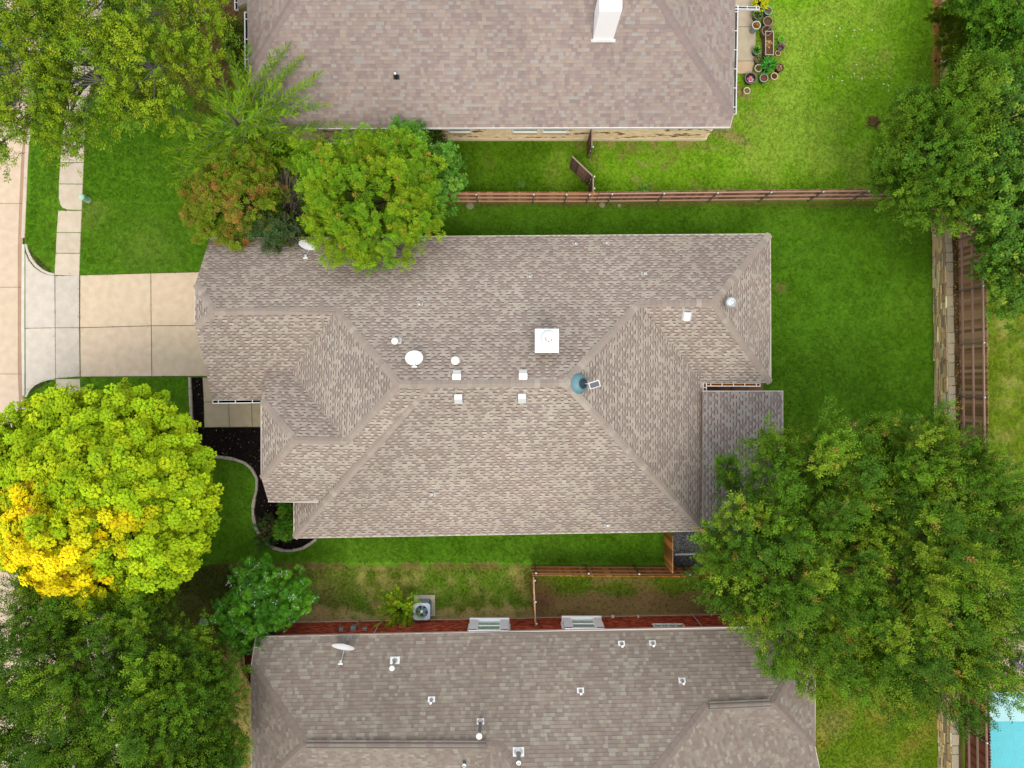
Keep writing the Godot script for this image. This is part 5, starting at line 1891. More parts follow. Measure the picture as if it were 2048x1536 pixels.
func build_pots() -> void:
	var dark := C(70, 58, 48)
	var green := [C(90, 150, 40), C(60, 120, 30), C(120, 175, 60)]
	var p := pot(1519, 8, 0.3, 0.4, C(60, 50, 50), C(80, 70, 70), dark, "dark pot with a yellow leaved shrub at the top edge")
	tuft(p, "foliage", 0.4, 190, 0.16, 0.07, 0.34, [C(220, 210, 40), C(200, 200, 30), C(160, 190, 40)], 201)
	p = pot(1536.6, 21.2, 0.19, 0.36, C(50, 96, 104), C(130, 176, 180), C(150, 120, 70), "teal pot with a pale blue rim and dry stalks")
	tuft(p, "stalks", 0.3, 26, 0.12, 0.015, 0.1, [C(196, 170, 110)], 202)
	p = pot(1516.5, 29, 0.23, 0.4, C(84, 66, 72), C(120, 100, 104), C(96, 76, 66), "purple brown pot with trailing green leaves")
	tuft(p, "foliage", 0.36, 40, 0.14, 0.06, 0.2, green, 203)
	p = pot(1536, 42, 0.23, 0.38, C(112, 86, 76), C(150, 128, 110), C(140, 112, 84), "brown pot behind the tall grey pot")
	p = pot(1513, 50, 0.20, 0.62, C(152, 166, 174), C(206, 214, 218), C(150, 100, 40), "tall grey cylinder pot filled with orange leaves")
	tuft(p, "dry_leaves", 0.55, 40, 0.07, 0.05, 0.13, [C(210, 150, 50), C(180, 120, 40), C(120, 80, 40)], 205)
	p = pot(1534, 61, 0.25, 0.5, C(116, 90, 80), C(140, 112, 98), C(110, 84, 66), "brown pot with bare pale stems, above the long planter")
	for k in 7:
		var m := MB.new()
		m.col = C(206, 186, 150)
		var a := -0.9 + k * 0.22
		m.tube([Vector3(0, 0.45, 0), Vector3(0.12 * cos(a), 0.75, 0.12 * sin(a)), Vector3(0.36 * cos(a * 1.3), 1.0, 0.36 * sin(a * 1.3))], [0.014, 0.01, 0.004], 5)
		part(p, "stem", m.done(), M.bark)
	# long planter box
	var bx := thing("planter_box", "long wooden planter box with pale rails and brown soil", "planter", Vector3(12.33, 0, -16.33))
	for s in [-1, 1]:
		for k in 3:
			var m := MB.new()
			m.col = vary(C(176, 142, 110), rand(220 + k + s), 0.08, 0.02)
			m.bx(Vector3(s * 0.18, 0.09 + k * 0.15, 0), Vector3(0.025, 0.145, 1.08))
			part(bx, "board", m.done(), M.wood)
		var e := MB.new()
		e.col = C(170, 138, 106)
		e.bx(Vector3(0, 0.23, s * 0.55), Vector3(0.36, 0.44, 0.025))
		part(bx, "end_board", e.done(), M.wood)
		var t := MB.new()
		t.col = C(236, 226, 214)
		t.bx(Vector3(s * 0.185, 0.475, 0), Vector3(0.035, 0.025, 1.16))
		part(bx, "top_rail", t.done(), M.wood)
		var t2 := MB.new()
		t2.col = C(236, 226, 214)
		t2.bx(Vector3(0, 0.476, s * 0.56), Vector3(0.335, 0.025, 0.035))
		part(bx, "top_rail", t2.done(), M.wood)
	var so := MB.new()
	so.col = C(150, 108, 76)
	so.bx(Vector3(0, 0.33, 0), Vector3(0.335, 0.06, 1.06))
	part(bx, "soil", so.done(), M.soil)
	tuft(bx, "dry_leaves", 0.37, 60, 0.09, 0.05, 0.14, [C(190, 140, 90), C(150, 100, 70), C(226, 200, 150)], 206)
	p = pot(1563.7, 78, 0.17, 0.26, C(140, 110, 80), C(160, 130, 90), dark, "small pot with a bright lime green cushion plant")
	tuft(p, "foliage", 0.22, 200, 0.07, 0.04, 0.16, [C(120, 210, 30), C(100, 190, 20)], 207)
	p = pot(1562, 94, 0.16, 0.24, C(54, 50, 58), C(80, 74, 80), C(110, 94, 96), "small dark pot with withered grey tufts")
	tuft(p, "foliage", 0.2, 60, 0.2, 0.02, 0.12, [C(170, 150, 130), C(140, 110, 110)], 208)
	pot(1556, 106, 0.13, 0.2, C(214, 170, 130), C(232, 196, 150), C(150, 104, 84), "tiny terracotta pot right of the long planter")
	p = pot(1514, 100.5, 0.2, 0.36, C(50, 58, 70), C(130, 140, 150), C(70, 66, 50), "blue black pot with leafy green plant on the patio edge")
	tuft(p, "foliage", 0.32, 46, 0.13, 0.07, 0.15, green, 209)
	p = pot(1517, 119.6, 0.17, 0.3, C(66, 60, 62), C(92, 88, 88), C(110, 104, 64), "small charcoal pot between two pale ones, with moss")
	tuft(p, "foliage", 0.25, 26, 0.08, 0.04, 0.1, [C(140, 150, 60)], 210)
	p = pot(1517, 136, 0.18, 0.3, C(200, 172, 160), C(232, 210, 200), C(120, 110, 60), "pale pink pot at the corner of the patio")
	tuft(p, "foliage", 0.25, 30, 0.08, 0.05, 0.11, [C(150, 150, 70), C(110, 120, 50)], 211)
	p = pot(1536, 131, 0.24, 0.42, C(34, 38, 40), C(50, 54, 56), dark, "black pot with lush fern like foliage")
	tuft(p, "foliage", 0.4, 190, 0.26, 0.05, 0.24, [C(70, 150, 50), C(50, 120, 40), C(100, 180, 70)], 212)
	p = pot(1560, 135, 0.19, 0.34, C(38, 40, 42), C(56, 58, 60), C(160, 116, 84), "black pot full of brown leaves on the lawn side")
	tuft(p, "dry_leaves", 0.28, 40, 0.09, 0.06, 0.12, [C(210, 160, 110), C(170, 120, 80)], 213)
	p = pot(1501.5, 156, 0.28, 0.36, C(60, 56, 58), C(110, 104, 100), C(80, 70, 70), "black tub holding a pink and white cloth", "plastic_tub")
	var ck := MB.new()
	var rng := rand(214)
	for k in 14:
		ck.col = vary([C(232, 130, 170), C(214, 90, 140), C(240, 235, 240), C(200, 130, 110)][k % 4], rng, 0.1, 0.03)
		ck.box(Transform3D(Basis.from_euler(Vector3(rng.randf() * 3, rng.randf() * 3, rng.randf() * 3)), Vector3(rng.randf_range(-0.1, 0.14), 0.31, rng.randf_range(-0.06, 0.14))), Vector3(0.14, 0.03, 0.1))
	part(p, "cloth", ck.done(), M.paint)
	pot(1528, 155.8, 0.2, 0.36, C(30, 96, 96), C(140, 176, 176), C(178, 106, 70), "dark teal pot with rust red soil")
	pot(1549, 152, 0.17, 0.3, C(226, 184, 130), C(240, 214, 168), C(130, 84, 70), "pale orange clay pot with dark soil")
	pot(1494, 181, 0.16, 0.32, C(238, 214, 150), C(246, 232, 196), C(170, 150, 120), "cream clay pot standing alone at the house corner")

# ---------------------------------------------------------------- foliage
func leaf(m: MB, o: Vector3, d: Vector3, nrm: Vector3, l: float, w: float, g: float) -> void:
	var s := d.cross(nrm).normalized() * w * 0.5
	var k := nrm * l * 0.08
	m.col = Color(g, g, g)
	m.tri(o, o + d * l * 0.5 + s - k, o + d * l)
	m.tri(o, o + d * l, o + d * l * 0.5 - s - k)

# a shoot along +y
func sprig_mesh(kind: String, seed_: int) -> ArrayMesh:
	var m := MB.new()
	var rng := rand(seed_)
	match kind:
		"spray":   # small leaves in ranks along a thin twig
			for k in 22:
				var y := 0.02 + 0.46 * k / 22.0
				var a := k * 2.4 + rng.randf_range(-0.4, 0.4)
				var d := Vector3(cos(a), rng.randf_range(0.25, 0.9), sin(a)).normalized()
				var n := (Vector3.UP * 0.7 + Vector3(rng.randf_range(-1, 1), rng.randf_range(-0.2, 1), rng.randf_range(-1, 1)) * 0.7).normalized()
				leaf(m, Vector3(0, y, 0) + Vector3(cos(a), 0, sin(a)) * rng.randf() * 0.05, d, n, rng.randf_range(0.07, 0.11), rng.randf_range(0.035, 0.05), rng.randf_range(0.75, 1.2))
			m.col = Color(0.55, 0.45, 0.4)
			m.tube([Vector3(0, -0.1, 0), Vector3(0, 0.46, 0)], [0.007, 0.003], 3)
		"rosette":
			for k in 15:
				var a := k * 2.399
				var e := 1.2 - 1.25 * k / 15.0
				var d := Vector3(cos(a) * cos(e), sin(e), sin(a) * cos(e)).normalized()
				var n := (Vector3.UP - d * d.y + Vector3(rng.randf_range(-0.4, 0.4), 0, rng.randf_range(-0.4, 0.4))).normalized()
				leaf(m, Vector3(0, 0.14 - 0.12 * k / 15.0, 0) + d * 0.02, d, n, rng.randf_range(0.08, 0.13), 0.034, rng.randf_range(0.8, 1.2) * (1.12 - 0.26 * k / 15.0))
		"maple":
			for k in 24:
				var a := rng.randf() * TAU
				var r := sqrt(rng.randf()) * 0.17
				var o := Vector3(cos(a) * r, 0.16 - r * 0.55 + rng.randf_range(-0.05, 0.04), sin(a) * r)
				var d := Vector3(cos(a) + rng.randf_range(-0.7, 0.7), rng.randf_range(-0.3, 0.3), sin(a) + rng.randf_range(-0.7, 0.7)).normalized()
				var n := (Vector3.UP + Vector3(rng.randf_range(-0.5, 0.5), 0, rng.randf_range(-0.5, 0.5))).normalized()
				var g := rng.randf_range(0.85, 1.15)
				leaf(m, o, d, n, 0.11, 0.075, g)
				var q := Basis(n, 0.9)
				leaf(m, o, q * d, n, 0.08, 0.05, g)
				leaf(m, o, q.inverse() * d, n, 0.08, 0.05, g)
		"feather":   # narrow sprays, leaflets in two ranks
			for k in 26:
				var y := 0.5 * k / 26.0
				for s in [-1, 1]:
					var d := Vector3(s * 1.0, 0.7, rng.randf_range(-0.6, 0.6)).normalized()
					leaf(m, Vector3(0, y, 0), d, Vector3(0, 0.1, 1), rng.randf_range(0.05, 0.085) * (1.0 - 0.4 * k / 26.0), 0.02, rng.randf_range(0.7, 1.2))
		"blade_leaf":   # long narrow shining leaves
			for k in 18:
				var a := k * 2.399
				var e := 1.2 - 1.3 * k / 18.0
				var d := Vector3(cos(a) * cos(e), sin(e), sin(a) * cos(e)).normalized()
				var n := (Vector3.UP - d * d.y + Vector3(0.1, 0.01, 0.1)).normalized()
				leaf(m, Vector3(0, 0.1 * k / 18.0, 0), d, n, rng.randf_range(0.14, 0.2), 0.03, rng.randf_range(0.8, 1.25))
		"glint":   # a couple of narrow leaves standing in for bright glints on glossy foliage
			for k in 2:
				var a := k * 2.4
				leaf(m, Vector3.ZERO, Vector3(cos(a), 0.35, sin(a)).normalized(), Vector3.UP, 0.17, 0.028, 1.0)
		"broad":
			for k in 12:
				var y := 0.02 + 0.3 * k / 12.0
				var a := k * 2.4 + rng.randf_range(-0.4, 0.4)
				var d := Vector3(cos(a), rng.randf_range(0.0, 0.6), sin(a)).normalized()
				var n := (Vector3.UP + Vector3(rng.randf_range(-0.6, 0.6), 0, rng.randf_range(-0.6, 0.6))).normalized()
				leaf(m, Vector3(0, y, 0), d, n, rng.randf_range(0.11, 0.17), rng.randf_range(0.06, 0.085), rng.randf_range(0.8, 1.2))
		"tuft":   # dense juniper tip
			for k in 34:
				var a := rng.randf() * TAU
				var e := rng.randf_range(0.1, 1.5)
				var d := Vector3(cos(a) * cos(e), sin(e), sin(a) * cos(e))
				leaf(m, d * rng.randf() * 0.04, d, d.cross(Vector3(rng.randf(), 1, rng.randf())).normalized(), rng.randf_range(0.07, 0.12), 0.022, rng.randf_range(0.75, 1.2))
	return m.done()

var sprigs := {}
func sprig(kind: String) -> ArrayMesh:
	if not sprigs.has(kind):
		sprigs[kind] = sprig_mesh(kind, kind.hash() % 1000)
	return sprigs[kind]

func up_to(d: Vector3, spin: float) -> Basis:
	var y := d.normalized()
	var x := y.cross(Vector3(0.31, 0.2, 0.93)).normalized()
	var b := Basis(x, y, x.cross(y))
	return b * Basis(Vector3.UP, spin)

func multi(parent: Node, nm: String, mesh: Mesh, m: Material, xs: Array[Transform3D], cs: PackedColorArray) -> MultiMeshInstance3D:
	var mm := MultiMesh.new()
	mm.transform_format = MultiMesh.TRANSFORM_3D
	mm.use_colors = true
	mm.mesh = mesh
	mm.instance_count = xs.size()
	for k in xs.size():
		mm.set_instance_transform(k, xs[k])
		mm.set_instance_color(k, cs[k])
	var o := MultiMeshInstance3D.new()
	o.name = numbered(parent, nm)
	o.multimesh = mm
	o.material_override = m
	parent.add_child(o, true)
	o.set_meta("kind", "stuff")
	return o

# lobes: [px, py, radius px, height of centre, half height]; cols: Callable(position, rng) -> Color
func tree(nm: String, label: String, cat: String, trunk: Vector3, fork: float, trunk_r: float, lobes: Array, kind: String, cover: float, sub: Array, per: float, cols: Callable, seed_: int, opt := {}) -> Node3D:
	var rng := rand(seed_)
	var o := thing(nm, label, cat, trunk, opt.get("group", ""))
	var cs := []
	for l in lobes:
		var c := at(l[0], l[1], l[3])
		var r: float = l[2] * 0.9 * (H - l[3]) / F
		c.y += rng.randf_range(-0.7, 0.55) * opt.get("uneven", 1.0)
		cs.append([c, Vector3(r, l[4], r)])
	var bark: Color = opt.get("bark", C(120, 108, 96))
	var top := Vector3(0, fork, 0) + Vector3(rng.randf_range(-0.2, 0.2), 0, rng.randf_range(-0.2, 0.2))
	var tm := MB.new()
	tm.col = bark
	tm.tube([Vector3(0, -0.1, 0), Vector3(0, 0.25, 0), top * 0.6, top], [trunk_r * 1.5, trunk_r * 1.1, trunk_r, trunk_r * 0.85], 10)
	part(o, "trunk", tm.done(), M.bark)
	var xs: Array[Transform3D] = []
	var cc := PackedColorArray()
	var twigs := MB.new()
	twigs.col = opt.get("twig", bark)
	var spread: float = opt.get("spread", 0.55)
	var scale_: Array = opt.get("scale", [0.8, 1.25])
	for li in cs.size():
		var c: Vector3 = cs[li][0]
		var R: Vector3 = cs[li][1]
		var rel := c - trunk
		if opt.get("limbs", true):
			var lm := MB.new()
			lm.col = bark
			var mid := top.lerp(rel, 0.5) + Vector3(rng.randf_range(-0.3, 0.3), 0.25, rng.randf_range(-0.3, 0.3))
			var lr := trunk_r * 0.45
			lm.tube([top - Vector3(0, 0.2, 0), mid, rel], [lr, lr * 0.6, lr * 0.25], 6)
			part(o, "limb", lm.done(), M.bark)
		var sr_mean: float = (sub[0] + sub[1]) / 2
		var cnt := int(cover * (2.0 * R.x * R.x + 2.0 * R.x * R.y) / (sr_mean * sr_mean)) + 2
		for k in cnt:
			var y := rng.randf_range(-0.25, 1.0)
			var a := rng.randf() * TAU
			var hr := sqrt(1.0 - y * y)
			var dir := Vector3(cos(a) * hr, y, sin(a) * hr)
			var p := c + dir * R * (0.55 + 0.58 * sqrt(rng.randf()))
			var inside := false
			for lj in cs.size():
				if lj != li:
					var q: Vector3 = (p - cs[lj][0]) / cs[lj][1]
					if q.length() < 0.62:
						inside = true
						break
			if inside:
				continue
			var sr := rng.randf_range(sub[0], sub[1])
			if rng.randf() < opt.get("twiggy", 0.3):
				var m1 := (rel + (p - trunk)) * 0.5 + Vector3(rng.randf_range(-0.15, 0.15), -0.1, rng.randf_range(-0.15, 0.15))
				twigs.tube([rel, m1, p - trunk], [0.03, 0.02, 0.01], 4)
			var base: Color = cols.call(p, rng)
			var tone := rng.randf_range(0.8, 1.18)
			# clumps are plumes drawn out along the branch that carries them
			var ax := (p - c)
			ax = (ax + Vector3(rng.randf_range(-0.4, 0.4), 0.1, rng.randf_range(-0.4, 0.4)) * R.x).normalized()
			var bx_ := up_to(ax, 0.0)
			var stretch: Array = opt.get("plume", [1.1, 1.8, 0.55, 0.85])
			var long_: float = rng.randf_range(stretch[0], stretch[1]) * (1.4 if dir.y < 0.4 else 1.0)
			var thin: float = rng.randf_range(stretch[2], stretch[3])
			p.y += rng.randf_range(-0.35, 0.5) * opt.get("relief", 1.0)
			var num := int(per * sr * sr * 10.0) + 2
			for s in num:
				var v := Vector3(rng.randf_range(-1, 1), rng.randf_range(-0.9, 1), rng.randf_range(-1, 1))
				if v.length() > 1.0:
					v = v.normalized() * rng.randf_range(0.6, 1.0)
				var d := (bx_ * v.normalized() * spread + ax * 0.4 + Vector3(0, 0.55, 0) + Vector3(rng.randf_range(-0.3, 0.3), rng.randf_range(-0.2, 0.3), rng.randf_range(-0.3, 0.3))).normalized()
				var sc := rng.randf_range(scale_[0], scale_[1])
				xs.append(Transform3D(up_to(d, rng.randf() * TAU).scaled_local(Vector3.ONE * sc), p + bx_ * (v * sr * Vector3(thin, long_, thin)) - trunk))
				var q := base * tone
				if opt.has("tips") and rng.randf() < opt.get("tip_share", 0.0):
					q = opt.tips[rng.randi() % opt.tips.size()]
				cc.append(vary(q, rng, 0.14, 0.06))
		# sparse older leaves inside the crown
		for k in int(opt.get("inner", 70.0) * R.x * R.x):
			var a := rng.randf() * TAU
			var rr := sqrt(rng.randf()) * 0.95
			var p := c + Vector3(cos(a) * rr * R.x, rng.randf_range(-1.0, -0.05) * R.y, sin(a) * rr * R.z)
			var d := Vector3(rng.randf_range(-1, 1), rng.randf_range(0.1, 1), rng.randf_range(-1, 1)).normalized()
			xs.append(Transform3D(up_to(d, rng.randf() * TAU).scaled_local(Vector3.ONE * rng.randf_range(0.9, 1.3)), p - trunk))
			var old: Color = cols.call(p, rng)
			cc.append(vary(old, rng, 0.15, 0.06))
	# long leading shoots that break the outline
	for s in opt.get("shoots", 0):
		var li := rng.randi() % cs.size()
		var c: Vector3 = cs[li][0]
		var R: Vector3 = cs[li][1]
		var a := rng.randf() * TAU
		var e := rng.randf_range(0.0, 1.3)
		var dir := Vector3(cos(a) * cos(e), sin(e), sin(a) * cos(e))
		var p := c + dir * R * 0.85
		var d := (dir + Vector3(0, 0.5, 0)).normalized()
		var L: float = rng.randf_range(0.35, 0.8) * opt.get("shoot_len", 1.0)
		var base: Color = cols.call(p, rng) * 1.12
		twigs.tube([p - trunk, p + d * L - trunk], [0.012, 0.004], 4)
		for k in int(L / 0.1):
			var sd := (d + Vector3(rng.randf_range(-0.5, 0.5), rng.randf_range(-0.3, 0.5), rng.randf_range(-0.5, 0.5))).normalized()
			xs.append(Transform3D(up_to(sd, rng.randf() * TAU).scaled_local(Vector3.ONE * rng.randf_range(0.45, 0.7)), p + d * (k * 0.1) - trunk))
			cc.append(vary(base, rng, 0.14, 0.06))
	if twigs.v.size():
		part(o, "twigs", twigs.done(), M.bark).set_meta("kind", "stuff")
	multi(o, "crown", sprig(kind), opt.get("mat", M.leaf), xs, cc)
	if opt.has("glints"):
		var gx: Array[Transform3D] = []
		var gc := PackedColorArray()
		for k in opt.glints:
			var t := xs[rng.randi() % xs.size()]
			if t.origin.y > 1.5:
				gx.append(Transform3D(Basis(Vector3.UP, rng.randf() * TAU), t.origin + Vector3(rng.randf_range(-0.05, 0.05), 0.09, rng.randf_range(-0.05, 0.05))))
				gc.append(vary(Color(0.42, 0.5, 0.42), rng, 0.3, 0.05))  # whitish colour paints the gloss highlights as extra leaves
		multi(o, "painted_glints", sprig("glint"), M.leaf, gx, gc)
	total += xs.size()
	return o

var total := 0

func pick(list: Array) -> Callable:
	return func(_p: Vector3, rng: RandomNumberGenerator) -> Color: return list[rng.randi() % list.size()]

func build_trees() -> void:
	# large open tree, top left
	tree("street_tree", "large open light green tree with pale grey branches, top left corner", "tree", at(285, 185), 3.2, 0.22,
		[[40, 40, 105, 7.0, 1.6], [170, 40, 110, 7.6, 1.7], [300, 40, 100, 7.4, 1.6], [385, 45, 62, 6.6, 1.3], [60, 160, 100, 7.2, 1.6], [190, 150, 100, 7.8, 1.7], [310, 140, 85, 7.2, 1.6], [395, 120, 50, 6.4, 1.2], [55, 250, 62, 6.6, 1.3], [130, 285, 40, 6.2, 1.0], [150, 235, 50, 6.6, 1.1], [235, 205, 48, 6.8, 1.2], [330, 195, 55, 6.6, 1.2], [15, 290, 30, 6.0, 0.8], [205, -60, 110, 7.5, 1.7], [330, -60, 100, 7.3, 1.6], [50, -60, 110, 7.3, 1.7], [-60, 100, 110, 7.2, 1.6]],
		"spray", 0.5, [0.26, 0.56], 6.4, pick([Color(0.18, 0.27, 0.012), Color(0.14, 0.24, 0.012), Color(0.22, 0.30, 0.014), Color(0.10, 0.19, 0.014)]), 301,
		{"inner": 14.0, "bark": C(150, 146, 138), "twig": C(172, 172, 164), "twiggy": 0.75, "shoots": 160})
	cypress()
	# red tipped bush
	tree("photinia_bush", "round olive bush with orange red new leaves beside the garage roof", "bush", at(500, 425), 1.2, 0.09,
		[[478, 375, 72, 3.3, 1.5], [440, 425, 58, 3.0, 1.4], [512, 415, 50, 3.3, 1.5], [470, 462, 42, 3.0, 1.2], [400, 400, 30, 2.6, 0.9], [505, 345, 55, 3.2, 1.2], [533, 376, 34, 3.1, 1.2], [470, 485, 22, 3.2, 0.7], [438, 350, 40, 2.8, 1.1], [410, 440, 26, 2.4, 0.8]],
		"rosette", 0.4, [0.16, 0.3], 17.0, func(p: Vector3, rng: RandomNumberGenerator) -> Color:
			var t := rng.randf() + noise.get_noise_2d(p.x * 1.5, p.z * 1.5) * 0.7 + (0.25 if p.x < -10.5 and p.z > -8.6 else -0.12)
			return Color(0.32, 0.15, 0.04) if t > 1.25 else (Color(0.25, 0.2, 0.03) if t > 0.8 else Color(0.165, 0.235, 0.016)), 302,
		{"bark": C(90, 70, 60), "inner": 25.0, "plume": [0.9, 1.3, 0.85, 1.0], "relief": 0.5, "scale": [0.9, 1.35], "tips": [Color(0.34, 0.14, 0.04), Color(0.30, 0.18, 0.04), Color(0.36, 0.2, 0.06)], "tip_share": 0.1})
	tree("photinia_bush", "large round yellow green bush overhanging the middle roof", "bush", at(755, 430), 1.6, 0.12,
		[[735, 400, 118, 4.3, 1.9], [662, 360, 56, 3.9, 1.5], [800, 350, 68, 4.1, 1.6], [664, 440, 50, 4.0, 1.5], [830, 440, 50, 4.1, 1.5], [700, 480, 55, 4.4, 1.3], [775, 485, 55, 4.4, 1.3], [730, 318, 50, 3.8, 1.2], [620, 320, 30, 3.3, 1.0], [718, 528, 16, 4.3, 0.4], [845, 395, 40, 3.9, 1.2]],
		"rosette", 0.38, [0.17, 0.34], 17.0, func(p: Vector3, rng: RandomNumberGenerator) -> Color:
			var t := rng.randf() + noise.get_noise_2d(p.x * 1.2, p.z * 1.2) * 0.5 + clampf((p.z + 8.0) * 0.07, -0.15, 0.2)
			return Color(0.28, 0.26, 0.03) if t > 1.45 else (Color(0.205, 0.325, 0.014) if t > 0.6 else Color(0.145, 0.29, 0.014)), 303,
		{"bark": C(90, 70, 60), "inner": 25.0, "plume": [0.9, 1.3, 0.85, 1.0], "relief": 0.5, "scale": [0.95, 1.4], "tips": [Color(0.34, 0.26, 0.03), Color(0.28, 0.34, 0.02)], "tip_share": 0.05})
	# dead twiggy shrub between the two
	var dead := thing("bare_shrub", "leafless grey brown shrub between the red tipped bush and the big round bush", "shrub", at(588, 440))
	var rng := rand(304)
	var dm := MB.new()
	for k in 130:
		dm.col = vary(C(176, 158, 150), rng, 0.25, 0.06)
		var a := rng.randf() * TAU
		var e := at(rng.randf_range(560, 612), rng.randf_range(330, 488), rng.randf_range(2.8, 4.1)) - dead.position
		var mid := e * 0.6 + Vector3(cos(a) * 0.2, 0.5, sin(a) * 0.2)
		dm.tube([Vector3(0, 0.3, 0), mid, e, e + Vector3(rng.randf_range(-0.3, 0.3), 0.2, rng.randf_range(-0.3, 0.3))], [0.03, 0.02, 0.013, 0.006], 4)
	part(dead, "twigs", dm.done(), M.bark).set_meta("kind", "stuff")
	tree("dark_shrub", "low dark blue green shrub at the foot of the bare twigs by the roof edge", "shrub", at(575, 480), 1.6, 0.04,
		[[552, 470, 24, 2.75, 0.4], [585, 478, 22, 2.75, 0.4], [535, 455, 16, 2.7, 0.4]], "spray", 0.9, [0.15, 0.25], 14.0, pick([Color(0.05, 0.095, 0.03), Color(0.08, 0.12, 0.03)]), 305, {"limbs": false})
	tree("young_tree", "slender tree with fresh green leaves reaching over the brown fence", "tree", at(835, 350), 1.2, 0.06,
		[[812, 275, 34, 3.6, 0.9], [845, 300, 30, 3.5, 0.9], [850, 345, 30, 3.3, 0.9], [893, 318, 24, 3.3, 0.6], [908, 368, 24, 3.0, 0.6], [880, 400, 22, 3.0, 0.6], [830, 330, 30, 3.2, 0.8], [868, 372, 24, 3.1, 0.6]],
		"broad", 0.75, [0.16, 0.28], 13.0, pick([Color(0.085, 0.22, 0.022), Color(0.06, 0.17, 0.02), Color(0.13, 0.26, 0.03)]), 306, {"bark": C(180, 160, 110), "twig": C(178, 160, 110), "twiggy": 0.6, "scale": [0.7, 1.1]})
	tree("hedge_shrub", "dark mossy shrub against the tan brick wall behind the young tree", "shrub", at(855, 290), 0.4, 0.05,
		[[850, 285, 26, 0.9, 0.7], [832, 285, 22, 0.9, 0.6]], "spray", 1.0, [0.15, 0.25], 14.0, pick([Color(0.05, 0.085, 0.01), Color(0.07, 0.1, 0.012)]), 307, {"limbs": false})
	tree("corner_shrub", "small dark shrub under the west gutter of the top house", "shrub", at(520, 128), 0.4, 0.05,
		[[484, 88, 16, 1.2, 0.7], [482, 112, 13, 1.0, 0.6], [487, 135, 13, 1.0, 0.5]], "spray", 1.0, [0.14, 0.22], 14.0, pick([Color(0.045, 0.09, 0.015), Color(0.1, 0.13, 0.015)]), 308, {"limbs": false})
	# top right: light tree, darker tree and clipped junipers
	tree("back_tree", "broad mid green tree spreading over the end of the long brown fence", "tree", at(1800, 300), 2.4, 0.16,
		[[1835, 240, 68, 5.4, 1.5], [1810, 310, 52, 5.0, 1.3], [1860, 320, 80, 5.8, 1.6], [1840, 385, 52, 5.2, 1.3], [1895, 240, 60, 5.8, 1.5], [1900, 370, 60, 5.8, 1.5], [1785, 350, 26, 4.4, 0.8], [1890, 190, 40, 5.2, 1.1]],
		"spray", 0.5, [0.26, 0.6], 12.0, pick([Color(0.085, 0.18, 0.012), Color(0.065, 0.15, 0.012), Color(0.115, 0.21, 0.014)]), 309, {"shoots": 60})
	tree("back_tree", "dark glossy tree standing behind the fence at the right edge", "tree", at(1985, 400), 2.6, 0.18,
		[[1960, 230, 66, 6.2, 1.5], [2030, 230, 62, 6.4, 1.5], [1965, 320, 80, 6.6, 1.6], [2040, 330, 70, 6.6, 1.6], [1925, 415, 46, 5.8, 1.2], [1985, 420, 70, 6.4, 1.5], [2050, 440, 60, 6.4, 1.5], [2000, 510, 46, 6.0, 1.2], [2045, 540, 55, 6.2, 1.3], [2035, 595, 36, 5.6, 1.0], [1985, 470, 36, 5.6, 0.9], [2110, 300, 70, 6.4, 1.5], [2110, 460, 70, 6.2, 1.5], [1955, 550, 24, 4.6, 0.6]],
		"broad", 0.5, [0.28, 0.6], 7.0, pick([Color(0.048, 0.12, 0.010), Color(0.065, 0.155, 0.012), Color(0.09, 0.19, 0.014)]), 310, {"mat": M.glossy_leaf, "shoots": 60, "scale": [0.8, 1.2], "tips": [Color(0.16, 0.25, 0.02)], "tip_share": 0.1})
	tree("corner_tree", "bright green tree filling the top right corner", "tree", at(1990, 60), 2.0, 0.14,
		[[1965, 20, 40, 4.6, 1.1], [2020, 30, 60, 5.2, 1.4], [2040, 110, 50, 5.0, 1.3], [1975, 70, 26, 4.2, 0.8], [2030, 165, 40, 4.8, 1.1], [2000, -50, 70, 5.2, 1.4], [2100, 40, 70, 5.2, 1.4]],
		"spray", 0.34, [0.26, 0.6], 12.0, pick([Color(0.07, 0.18, 0.012), Color(0.095, 0.21, 0.014), Color(0.05, 0.14, 0.012)]), 311, {"shoots": 40})
	for j in [["upper clipped round juniper behind the stone wall", 1922, 22, 36, 2.2, 1.0, 312], ["large clipped round juniper behind the stone wall", 1933, 92, 52, 2.4, 1.2, 313], ["lower spreading juniper half under the mid green tree", 1935, 165, 44, 2.2, 0.9, 314]]:
		tree("juniper", j[0], "shrub", at(j[1] - 10, j[2] + 15), 0.8, 0.08,
			[[j[1], j[2], j[3], j[4], j[5]], [j[1] + 14, j[2] - 14, j[3] * 0.7, j[4], j[5]], [j[1] - 10, j[2] + 16, j[3] * 0.7, j[4] - 0.2, j[5]]],
			"tuft", 1.5, [0.14, 0.24], 36.0, pick([Color(0.11, 0.165, 0.010), Color(0.08, 0.135, 0.010), Color(0.15, 0.2, 0.012)]), j[6], {"limbs": false, "twiggy": 0.1, "group": "junipers behind the stone wall"})
	# two big trees, lower right
	var elm := [Color(0.10, 0.20, 0.012), Color(0.07, 0.155, 0.011), Color(0.15, 0.235, 0.016), Color(0.055, 0.125, 0.012)]
	var tips := [Color(0.24, 0.22, 0.03), Color(0.22, 0.25, 0.03), Color(0.28, 0.17, 0.04)]
